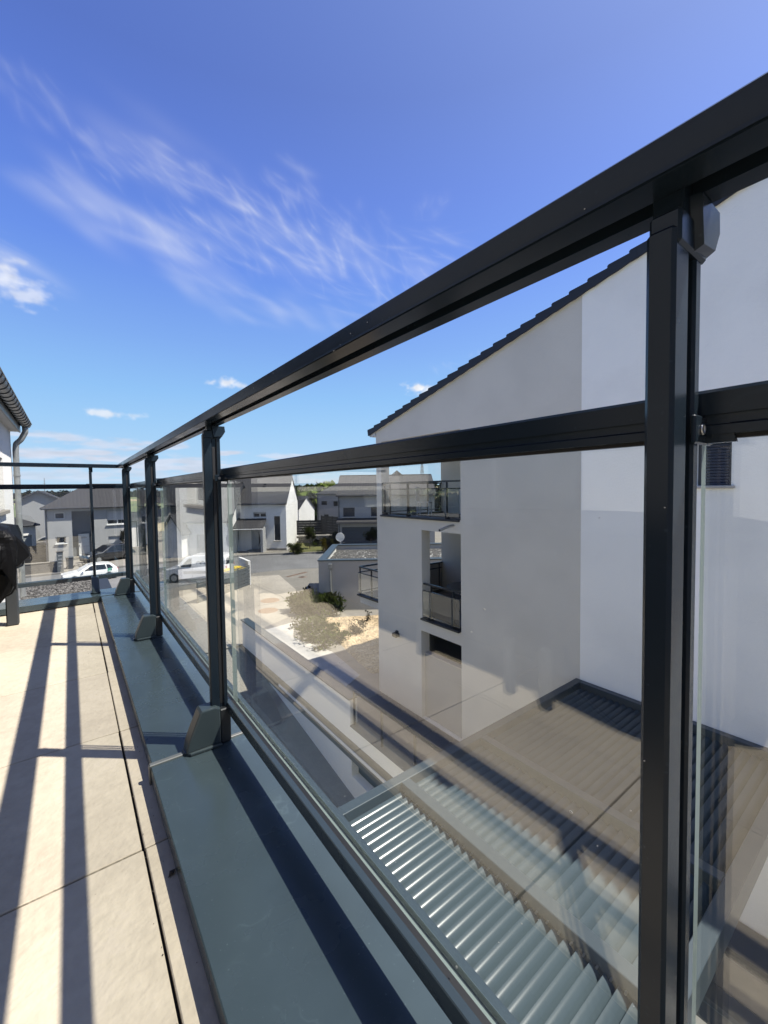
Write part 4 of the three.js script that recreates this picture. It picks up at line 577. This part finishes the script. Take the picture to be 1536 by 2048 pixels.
house('street_house', 'low white house with tiled roof, pointed gable and garage door behind the white van', { at: spot(352, 41), phi: .645, w: 5.2, d: 7.5, h: 3.6, roof: 'gable', rise: 3.4, wall: M.white, roofM: M.roofTile, front: [{ x: 1.9, y: 0, w: 2.2, h: 2.05, t: 'garage', m: M.shutter }], extra: (t) => {
  mesh('porch_gable', [prZ([[-.6, 0], [1.2, 0], [1.2, 2.4], [.3, 3.9], [-.6, 2.4]], 0, 1.6)], M.white, t); mesh('porch_roof', prZ([[-.85, 2.1], [.3, 4.02], [1.45, 2.1], [1.45, 2.25], [.3, 4.18], [-.85, 2.25]], -.2, 1.9), M.roofTile2, t); } });
// house behind the bin yard with lean-to tiles, tall narrow window and curved-glass door
house('street_house', 'pale house with a bright right gable, tiled lean-to over the entrance and tall narrow window', {
  at: (() => { const c = [17.95, -40.9], p = .60; return [c[0] - 8.6 * Math.cos(p), c[1] - 8.6 * Math.sin(p)]; })(), phi: .60, w: 8.6, d: 7.6, h: 5.05, roof: 'gable', rise: 2.75, wall: M.white, roofM: M.roofTile, over: .28, side: .08,
  front: [{ x: 2.2, y: 3.15, w: 1.7, h: 1.25, s: .75 }, { x: 5.2, y: 3.5, w: 1.35, h: .55, nosill: true, s: .3 }, { x: 7.35, y: 1.05, w: .62, h: 2.55, dark: true, single: true }, { x: 2.1, y: 1.1, w: 1.6, h: 1.05 }],
  extra: (t, put) => {
    mesh('lean_to_roof', prX([[0, 3.25], [1.55, 2.42], [1.55, 2.55], [0, 3.40]], .6, 6.55), M.roofTile, t); mesh('lean_to_gutter', BX(.6, 6.55, 2.36, 2.46, 1.54, 1.66, .03), M.frameW, t);
    mesh('porch_wall', [BX(6.28, 6.5, 0, 2.55, 0, 1.45), BX(.65, .85, 0, 2.55, 0, 1.45)], M.wallPale, t);
    put({ t: 'door', x: 5.0, y: .18, w: 1.0, h: 2.15, arc: true, m: M.doorG }, t, .26); mesh('step', BX(4.7, 6.2, 0, .17, .02, 1.0, .01), M.stone, t); mesh('roof_vent', BX(5.9, 6.2, 6.9, 7.05, -2.15, -1.9, .03), M.roofDark, t); mesh('base_course', BX(6.5, 8.6, 0, .22, .005, .06), M.stone, t);
  },
});
house('street_house', 'small house whose bright white gable end shows over the dark garden fences', { at: spot(597, 58), phi: -.30, w: 3.05, d: 7, h: 3.3, roof: 'gableZ', rise: 1.65, wall: M.white, roofM: M.roofTile2, over: .05, side: .05, y: -6.0, front: [] });
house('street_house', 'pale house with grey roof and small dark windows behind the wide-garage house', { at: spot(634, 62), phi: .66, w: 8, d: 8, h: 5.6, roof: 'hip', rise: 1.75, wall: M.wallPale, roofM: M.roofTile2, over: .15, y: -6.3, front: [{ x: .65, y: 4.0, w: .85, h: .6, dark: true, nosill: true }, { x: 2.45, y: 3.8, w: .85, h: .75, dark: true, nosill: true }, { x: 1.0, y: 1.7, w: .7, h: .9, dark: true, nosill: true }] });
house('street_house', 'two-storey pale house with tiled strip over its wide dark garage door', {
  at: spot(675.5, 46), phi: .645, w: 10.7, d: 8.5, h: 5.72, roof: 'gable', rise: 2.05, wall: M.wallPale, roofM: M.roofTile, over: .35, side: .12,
  front: [{ x: .58, y: 3.25, w: 1.28, h: 1.02, dark: true, single: true }, { x: 3.65, y: 3.25, w: 1.3, h: 1.05, dark: true, single: true }, { x: 7.6, y: 3.25, w: 1.2, h: 1.05, dark: true, single: true }, { x: .42, y: .0, w: 4.5, h: 2.12, t: 'garage' }],
  extra: (t) => { mesh('canopy', prX([[0, 2.98], [.75, 2.62], [.75, 2.72], [0, 3.1]], -.1, 10.8), M.roofTile, t); mesh('canopy_gutter', BX(-.1, 10.8, 2.54, 2.64, .74, .85, .03), M.roofDark, t); mesh('dormer_gable', [prZ([[5.4, 7.2], [8.0, 7.2], [6.7, 8.35]], -6, -4.2), prZ([[5.2, 7.15], [6.7, 8.38], [8.2, 7.15], [8.2, 7.27], [6.7, 8.5], [5.2, 7.27]], -6, -4.05)], M.roofTile2, t); },
});
// ---------------------------------------------------------------- fences, walls, gardens
function fence(name, label, a, b, h, m, posts = 1.9, y = G) { const l = Math.hypot(b[0] - a[0], b[1] - a[1]), t = thing(name, label, 'fence', [a[0], y, a[1]], -Math.atan2(b[1] - a[1], b[0] - a[0])); const n = Math.max(1, Math.round(l / posts)); for (let k = 0; k <= n; k++) mesh('post', BX(l * k / n - .04, l * k / n + .04, 0, h + .05, -.04, .04), m, t); const rows = Math.max(3, Math.round(h / .3)); for (let k = 0; k < n; k++) for (let r = 0; r < rows; r++) mesh('board', BX(l * k / n + .041, l * (k + 1) / n - .041, h * r / rows + .008, h * (r + 1) / rows - .008, -.02, .02), m, t); return t; }
fence('dark_fence', 'dark board fence beside the grass at the left house corner', [-3.9, -49.8], [-1.95, -49.3], 1.55, M.fence);
fence('dark_fence', 'black garden fence below the white gable house', spot(588, 50), spot(651, 50), 1.75, M.fenceBlack, 2, G + .9);
fence('dark_fence', 'stepped black fence beside the house with the wide garage door', spot(642, 49.5), spot(676, 47), 2.1, M.fenceBlack, 1.2, G + 1.1);
{ const t = thing('garden_step_wall', 'low grey stone wall stepping up the slope behind the small garden tree', 'wall', [spot(592, 49)[0], G, spot(592, 49)[1]], -.645); for (let k = 0; k < 14; k++) for (let r = 0; r < 3; r++) mesh('stone', BX(k * .42 + (r % 2) * .2, k * .42 + .40 + (r % 2) * .2, r * .3, r * .3 + .28, -.15 - .02 * R(), .15, .03), M.stone, t); }
{ const lawn = setting('lawn', prY([spot(576, 42), spot(640, 41), spot(652, 50), spot(592, 51)], G - .05, G + .06), M.grass, 'stuff'); void lawn; setting('lawn', prY([[-5, -62], [-1.9, -64], [-1.9, -66], [-5, -63]], G - .05, G + .03), M.grass, 'stuff');
  setting('garden_path', prY([[-60, -41.3], [6, -42.2], [14.4, -40.7], [17.5, -41.2], [13, -46], [6, -48], [-60, -49]], G - .05, G + .02), M.pave); }
{ const t = thing('block_wall', 'low grey concrete block wall beside the dark pillar in front of the left house', 'wall', [-3.1, G, -42.4]); for (let r = 0; r < 4; r++) for (let k = 0; k < 5; k++) { const o = (r % 2) * .2; mesh('block', BX(k * .42 + o * .5, k * .42 + .41 + o * .5, r * .2, r * .2 + .192, -.1, .1, .006), M.block, t); } mesh('capping', BX(-.03, 2.25, .80, .86, -.14, .14, .01), M.stone, t);
  const p = thing('letterbox_pillar', 'dark square pillar at the end of the grey block wall', 'pillar', [-.82, G, -42.1]); mesh('pillar', BX(-.2, .2, 0, 1.62, -.2, .2, .01), M.screenG, p); mesh('cap', BX(-.25, .25, 1.62, 1.72, -.25, .25, .02), M.block, p); for (let k = 0; k < 4; k++) mesh('letter_slot', BX(-.12, .12, .5 + k * .27, .54 + k * .27, .2, .21), M.shutter, p);
  const b = thing('wheelie_bin', 'grey wheelie bin beside the pillar in front of the left house', 'bin', [-.22, G, -43.3]); mesh('body', HULL([[-.2, 0, -.22], [.2, 0, -.22], [-.2, 0, .22], [.2, 0, .22], [-.26, .95, -.3], [.26, .95, -.3], [-.26, .95, .28], [.26, .95, .28]]), M.binGrey, b); mesh('lid', BX(-.29, .29, .952, 1.02, -.33, .33, .02), M.screenG, b); mesh('wheel', CY(.1, .1, .06, -.22, .1, -.27, 14, 'x'), M.tyre, b); mesh('wheel', CY(.1, .1, .06, .22, .1, -.27, 14, 'x'), M.tyre, b);
  const s = thing('rubble_stones', 'low heap of pale garden stones along the path of the left house', 'stones', [.35, G, -44.2]); for (let k = 0; k < 26; k++) { const g = new THREE.IcosahedronGeometry(rr(.08, .17), 0); g.scale(1.3, .7, 1); g.translate(rr(-.4, 1.9), rr(.04, .2), rr(-.35, .35)); mesh('stone', fin(g), M.stone, s); } }
// ---------------------------------------------------------------- bin yard
{
  const a = [7.35, -26.1], b = [9.4, -27.5], l = Math.hypot(b[0] - a[0], b[1] - a[1]) + 2.2, ux = (b[0] - a[0]) / (l - 2.2), uz = (b[1] - a[1]) / (l - 2.2), o = [b[0] - ux * l, b[1] - uz * l];
  const t = thing('bin_screen', 'grey slatted screen hiding the row of bins in the concrete court', 'screen', [o[0], G, o[1]], -Math.atan2(uz, ux));
  for (let k = 0; k < 4; k++) for (let r = 0; r < 6; r++) mesh('slat', BX(l * k / 4 + .03, l * (k + 1) / 4 - .03, r * .21 + .02, r * .21 + .20, -.03, 0, .006), M.screenG, t);
  for (let k = 0; k <= 4; k++) mesh('post', BX(l * k / 4 - .03, l * k / 4 + .03, 0, 1.34, -.05, .012, .004), M.binGrey, t);
  mesh('rail', [BX(0, l, 1.28, 1.34, -.045, .006, .004), BX(0, l, .62, .66, .0, .012, .003)], M.binGrey, t);
  const w = thing('bin_yard_wall', 'short white wall closing the right end of the bin screen', 'wall', [b[0] + .06, G, b[1] + .02], -Math.atan2(uz, ux) + .95); mesh('wall', BX(0, 2.2, 0, 1.62, -.16, 0, .006), M.white, w);
  for (let k = 0; k < 2; k++) { const q = l - .52 - k * .93, x = o[0] + ux * q + uz * .6, z = o[1] + uz * q - ux * .6; const c = thing('recycling_bin', ['grey bin with yellow lid, next to the white wall behind the slatted screen', 'grey bin with yellow lid, farther from the white wall behind the slatted screen'][k], 'bin', [x, G, z], -Math.atan2(uz, ux), 'yellow-lidded bins behind the screen'); mesh('body', HULL([[-.36, .1, -.3], [.36, .1, -.3], [-.36, .1, .3], [.36, .1, .3], [-.42, 1.15, -.38], [.42, 1.15, -.38], [-.42, 1.15, .38], [.42, 1.15, .38]]), M.binGrey, c); mesh('lid', [HULL([[-.44, 1.152, -.42], [.44, 1.152, -.42], [-.44, 1.152, .42], [.44, 1.152, .42], [-.40, 1.28, -.38], [.40, 1.28, -.38], [-.38, 1.22, .38], [.38, 1.22, .38]]), BX(-.3, .3, 1.24, 1.31, -.2, .1, .03)], M.yellow, c); for (const [x2, z2] of [[-.3, -.25], [.3, -.25], [-.3, .25], [.3, .25]]) mesh('wheel', CY(.09, .09, .05, x2, .09, z2, 12, 'x'), M.tyre, c); }
}
// ---------------------------------------------------------------- vehicles
function car(name, label, cat, at, turn, m, o) {   // nose toward -x
  const { L: len, W: wd, H: hh, prof, glassP, wheels, r } = o, t = thing(name, label, cat, [at[0], G + .015, at[1]], turn), z = wd / 2;
  const body = prZ(prof, -z, z, [], .07); { const p = body.attributes.position; for (let i = 0; i < p.count; i++) { const y = p.getY(i), k = y > hh * .55 ? 1 - .20 * sstep(hh * .55, hh, y) : 1 - .03 * sstep(.55, .2, y); p.setZ(i, p.getZ(i) * k); } body.computeVertexNormals(); }
  mesh('body', body, m, t);
  for (const gp of glassP) for (const s of [-1, 1]) { const g = prZ(gp, 0, .012); const p = g.attributes.position; for (let i = 0; i < p.count; i++) { const y = p.getY(i), k = 1 - .20 * sstep(hh * .55, hh, y); p.setZ(i, s * (z * k + .004 + p.getZ(i) * .5)); } if (s < 0) { const a = g.attributes.position.array; for (let i = 0; i < a.length; i += 9) for (let c = 0; c < 3; c++) { const q = a[i + 3 + c]; a[i + 3 + c] = a[i + 6 + c]; a[i + 6 + c] = q; } } g.computeVertexNormals(); mesh('side_window', g, M.carGlass, t); }
  const quadGlass = (n, [x0, y0], [x1, y1], k0, k1) => { const nx = y1 - y0, ny = -(x1 - x0), ln = Math.hypot(nx, ny) * (n === 'windscreen' ? -1 : 1), ex = nx / ln * .012, ey = ny / ln * .012; mesh(n, HULL([[x0, y0, -z * k0], [x0, y0, z * k0], [x1, y1, -z * k1], [x1, y1, z * k1], [x0 + ex, y0 + ey, -z * k0], [x0 + ex, y0 + ey, z * k0], [x1 + ex, y1 + ey, -z * k1], [x1 + ex, y1 + ey, z * k1]]), M.carGlass, t); };
  quadGlass('windscreen', o.ws[0], o.ws[1], .86, .74); quadGlass('rear_window', o.rw[0], o.rw[1], .84, .74);
  for (const x of wheels) for (const s of [-1, 1]) { const w = mesh('wheel', CY(r, r, .2, x, r, s * (z - .09), 28, 'z'), M.tyre, t); const hub = [CY(r * .62, r * .62, .02, x, r, s * (z + .012), 20, 'z')]; mesh('rim', hub, M.alloy, w); for (let k = 0; k < 5; k++) { const g = BX(-.028, .028, .03, r * .58, s > 0 ? z + .02 : -z - .03, s > 0 ? z + .03 : -z - .02); g.rotateZ(k * 1.2566); g.translate(x, r, 0); mesh('spoke', g, M.steel, w); } }
  for (const s of [-1, 1]) { mesh('headlight', BX(o.nose, o.nose + .22, o.hl, o.hl + .14, s * z * .62, s * z * .93, .03), M.lampClear, t); mesh('tail_light', BX(o.tail - .08, o.tail, o.tl, o.tl + .2, s * z * .70, s * z * .94, .02), M.lampRed, t); mesh('door_mirror', HULL([[o.ws[0][0] + .25, o.ws[0][1] + .02, s * (z - .02)], [o.ws[0][0] + .25, o.ws[0][1] + .14, s * (z - .02)], [o.ws[0][0] + .18, o.ws[0][1] + .02, s * (z + .17)], [o.ws[0][0] + .18, o.ws[0][1] + .15, s * (z + .17)], [o.ws[0][0] + .36, o.ws[0][1] + .05, s * (z + .14)]]), m, t); mesh('door_seam', BX(o.seam - .006, o.seam + .006, .32, o.ws[0][1] - .04, s > 0 ? z - .01 : -z - .004, s > 0 ? z + .004 : -z + .01), M.rubber, t); }
  mesh('number_plate', [BX(o.tail - .005, o.tail + .015, .55, .66, -.26, .26)], M.plate, t); mesh('bumper_trim', [BX(o.nose - .02, o.nose + .1, .2, .38, -z * .8, z * .8, .03), BX(o.tail - .1, o.tail + .02, .2, .4, -z * .85, z * .85, .03)], M.rubber, t);
  return t;
}
const HATCH = { L: 4.1, W: 1.76, H: 1.48, r: .31, wheels: [.82, 3.35], nose: .02, tail: 4.1, hl: .62, tl: .78, seam: 2.1, ws: [[1.22, .96], [1.98, 1.42]], rw: [[4.02, .98], [3.55, 1.42]],
  prof: [[.05, .3], [.0, .5], [.08, .72], [.3, .82], [1.15, .94], [1.95, 1.42], [2.4, 1.48], [3.2, 1.47], [3.6, 1.42], [4.05, .98], [4.1, .75], [4.08, .35], [3.95, .22], [3.72, .22], [3.64, .48], [3.35, .62], [3.06, .48], [2.98, .22], [1.19, .22], [1.11, .48], [.82, .62], [.53, .48], [.45, .22], [.2, .22]],
  glassP: [[[1.5, .97], [2.05, 1.34], [2.32, 1.38], [2.34, .97]], [[2.42, .97], [2.42, 1.385], [3.1, 1.375], [3.2, .98]], [[3.28, .99], [3.2, 1.36], [3.45, 1.33], [3.72, 1.02]]] };
const VAN = { L: 4.4, W: 1.85, H: 1.84, r: .32, wheels: [.85, 3.55], nose: .02, tail: 4.4, hl: .72, tl: .9, seam: 2.1, ws: [[1.0, 1.08], [1.62, 1.72]], rw: [[4.40, 1.2], [4.34, 1.64]],
  prof: [[.05, .3], [.0, .55], [.06, .82], [.3, .95], [.95, 1.06], [1.58, 1.72], [2.0, 1.83], [3.6, 1.84], [4.25, 1.80], [4.36, 1.6], [4.4, .8], [4.38, .35], [4.2, .24], [3.92, .24], [3.84, .5], [3.55, .65], [3.26, .5], [3.18, .24], [1.22, .24], [1.14, .5], [.85, .65], [.56, .5], [.48, .24], [.2, .24]],
  glassP: [[[1.32, 1.1], [1.78, 1.62], [2.02, 1.68], [2.04, 1.1]]] };
{
  const p = spot(331, 29.4), v = car('white_van', 'white delivery van parked beyond the bins, nose to the left, seen through the third pane', 'van', p, -.645 + .03, M.carWhite, VAN);
  mesh('side_stripe', [BX(1.5, 4.2, .60, .80, .918, .93, .003)], M.frameD, v); mesh('side_logo', [0, .3, .62].map((x) => { const g = new THREE.TorusGeometry(.13, .022, 6, 20); g.translate(2.5 + x, 1.32, .83); return fin(g, true); }), M.binGrey, v);
  const w = car('white_car', 'small white car parked below the far railing with a green mark on its tail', 'car', spot(116, 28.8), .10, M.carWhite, HATCH); w.scale.setScalar(.80);
  mesh('logo', [BX(3.30, 3.36, .74, .92, .885, .892), BX(3.42, 3.48, .68, .98, .885, .892), BX(3.54, 3.60, .78, .9, .885, .892), (() => { const g = new THREE.TorusGeometry(.15, .028, 6, 18, 4); g.translate(3.44, .84, .888); return fin(g, true); })()], M.green, w);
  car('black_car', 'black hatchback standing in front of the left house', 'car', [.75, -45.4], .42, M.carBlack, HATCH);
  car('silver_car', 'silver car parked beside the small white garage, partly behind the left house', 'car', [-4.6, -61.2], -.05, M.carSilver, HATCH);
}
// ---------------------------------------------------------------- garden trees and bushes of the street
{
  let s = spot(618, 44); tree('garden_tree', 'small green tree with an uneven crown on the lawn beside the pale gable house', [s[0], G, s[1]], .9, .62, .75, 2600, .11, L.green, 601);
  s = spot(741, 38); tree('topiary_tree', 'round-clipped dark green tree on a thin trunk before the wide garage door', [s[0], G, s[1]], 1.45, .72, .62, 5200, .09, L.dark, 611, .035);
  s = spot(588, 40.5); bush('flowering_bush', 'green bush with pale flowers at the foot of the bright gable', 'bush', [s[0], G, s[1]], .75, .55, .6, 1900, .12, L.green, 621);
  { const f = bush('white_flowers', 'white flowers above the green bush at the foot of the bright gable', 'flowers', [spot(595, 40.8)[0], G, spot(595, 40.8)[1]], .35, .7, .35, 420, .1, L.white, 627); void f; }
  s = spot(647, 41); bush('yellow_bush', 'bright yellow flowering bush left of the wide garage door', 'bush', [s[0], G, s[1]], .4, .75, .4, 900, .11, L.yellow, 631);
  s = spot(660, 42.5); bush('dark_bush', 'dark round bush between the yellow bush and the round mirror', 'bush', [s[0], G, s[1]], .95, 1.05, .8, 3600, .12, L.dark, 641);
  s = spot(664, 41); bush('olive_bush', 'yellowish green bush in front of the dark bush by the round mirror', 'bush', [s[0], G, s[1]], .4, .7, .4, 900, .11, L.olive, 645);
  s = spot(632, 46); bush('pale_bush', 'pale yellow-green bush beside the small garden tree', 'bush', [s[0], G, s[1]], .5, .4, .4, 800, .11, L.pale, 651);
  s = spot(284, 43); bush('hedge_bush', 'tall dark hedge between the narrow white house and the third railing post', 'hedge', [s[0], G, s[1]], .55, 1.5, .5, 4200, .12, L.dark, 661);
  s = spot(293, 42); bush('hedge_bush', 'tall mid-green shrub right of the dark hedge beside the third railing post', 'hedge', [s[0], G, s[1]], .4, 1.2, .4, 2200, .12, L.green, 671);
  s = spot(269, 43); const rp = thing('red_post', 'thin red post beside the dark hedge', 'post', [s[0], G, s[1]]); mesh('shaft', CY(.06, .06, 3.1, 0, 1.55, 0, 10), M.red, rp); mesh('top_box', BX(-.12, .12, 2.7, 3.1, -.1, .1, .02), M.red, rp);
  s = spot(246, 46); bush('wall_plant', 'climbing plant at the right window of the left house', 'plant', [4.05, G + 1.2, -48.8], .3, .7, .2, 800, .1, L.dark, 681);
}
// ---------------------------------------------------------------- far woods, pylon and mast
{
  const N = 5200, g = leaves(46, clumpPick(1, 1, 1, 7, 701), .75, 702, .9), im = new THREE.InstancedMesh(g, L.dark, N), m4 = new THREE.Matrix4(), q = new THREE.Quaternion(), c = new THREE.Color(), r = RNG(77); let n = 0, guard = 0;
  while (n < N && guard++ < 400000) { const a = r() * 6.2832, d = 150 + 1000 * Math.pow(r(), .8), x = Math.cos(a) * d, z = Math.sin(a) * d; const f = fbm(x / 120 + 40, z / 70 + 17, 3, 721); if (f < .565) continue; const s = rr(3, 5.5); q.setFromAxisAngle(new THREE.Vector3(0, 1, 0), r() * 6); m4.compose(new THREE.Vector3(x, globalThis.hillY(x, z) + s * .75, z), q, new THREE.Vector3(s, s * .95, s)); im.setMatrixAt(n, m4); const k = .8 + .7 * r(); im.setColorAt(n++, c.setRGB(k, k, k * .9)); }
  im.count = n; im.name = 'woods'; im.userData.kind = 'stuff'; scene.add(im);
  const near = new THREE.InstancedMesh(g, L.green, 190); for (let i = 0; i < 190; i++) { const px = 596 + 62 * r(), d = 190 + 90 * r(), s0 = spot(px, d), s = rr(3, 5.5); m4.compose(new THREE.Vector3(s0[0], -11 + .055 * (d - 190) + (px - 596) * .06 + s * .5, s0[1]), q.setFromAxisAngle(new THREE.Vector3(0, 1, 0), r() * 6), new THREE.Vector3(s, s, s)); near.setMatrixAt(i, m4); const k = .7 + .8 * r(); near.setColorAt(i, c.setRGB(k, k, k)); } near.name = 'woodland'; near.userData.kind = 'stuff'; scene.add(near);
  const s = spot(845, 420), p = thing('power_pylon', 'tall lattice power pylon on the skyline, seen above the top loggia railing', 'pylon', [s[0], -8, s[1]], .4), b = []; const H = 34; const wd = (y) => lerp(3.2, .55, Math.pow(y / H, .75)); const bar = (a, c2, rad = .16) => b.push(TB([a, [(a[0] + c2[0]) / 2, (a[1] + c2[1]) / 2, (a[2] + c2[2]) / 2], c2], rad, 2, 4));
  for (const [i, j] of [[-1, -1], [1, -1], [1, 1], [-1, 1]]) for (let k = 0; k < 12; k++) { const y0 = H * k / 12, y1 = H * (k + 1) / 12, a = wd(y0), d = wd(y1); bar([i * a, y0, j * a], [i * d, y1, j * d], .2); if (i * j > 0) bar([i * a, y0, j * a], [-i * d, y1, j * d]); else bar([i * a, y0, j * a], [i * d, y1, -j * d]); }
  mesh('lattice', b, M.zinc, p); const arm = []; for (const y of [25, 29, 33]) { arm.push(HULL([[-4.6, y, 0], [4.6, y, 0], [0, y + 1.0, .3], [0, y + 1.0, -.3], [0, y - .1, .3], [0, y - .1, -.3]])); } mesh('cross_arm', arm, M.zinc, p);
  const s2 = spot(91, 230), q2 = thing('antenna_mast', 'thin antenna mast on the skyline at the left, between the railing bars', 'mast', [s2[0], -10, s2[1]]); mesh('shaft', CY(.28, .12, 18.5, 0, 9.25, 0, 8), M.zinc, q2); mesh('aerial', [BX(-.7, .7, 15.6, 15.75, -.08, .08), BX(-.5, .5, 16.8, 16.92, -.08, .08)], M.zinc, q2);
}

scene.traverse((o) => { if (o.isMesh) { o.castShadow = true; o.receiveShadow = true; } });
renderer.setSize(768, 1024);
renderer.render(scene, camera);
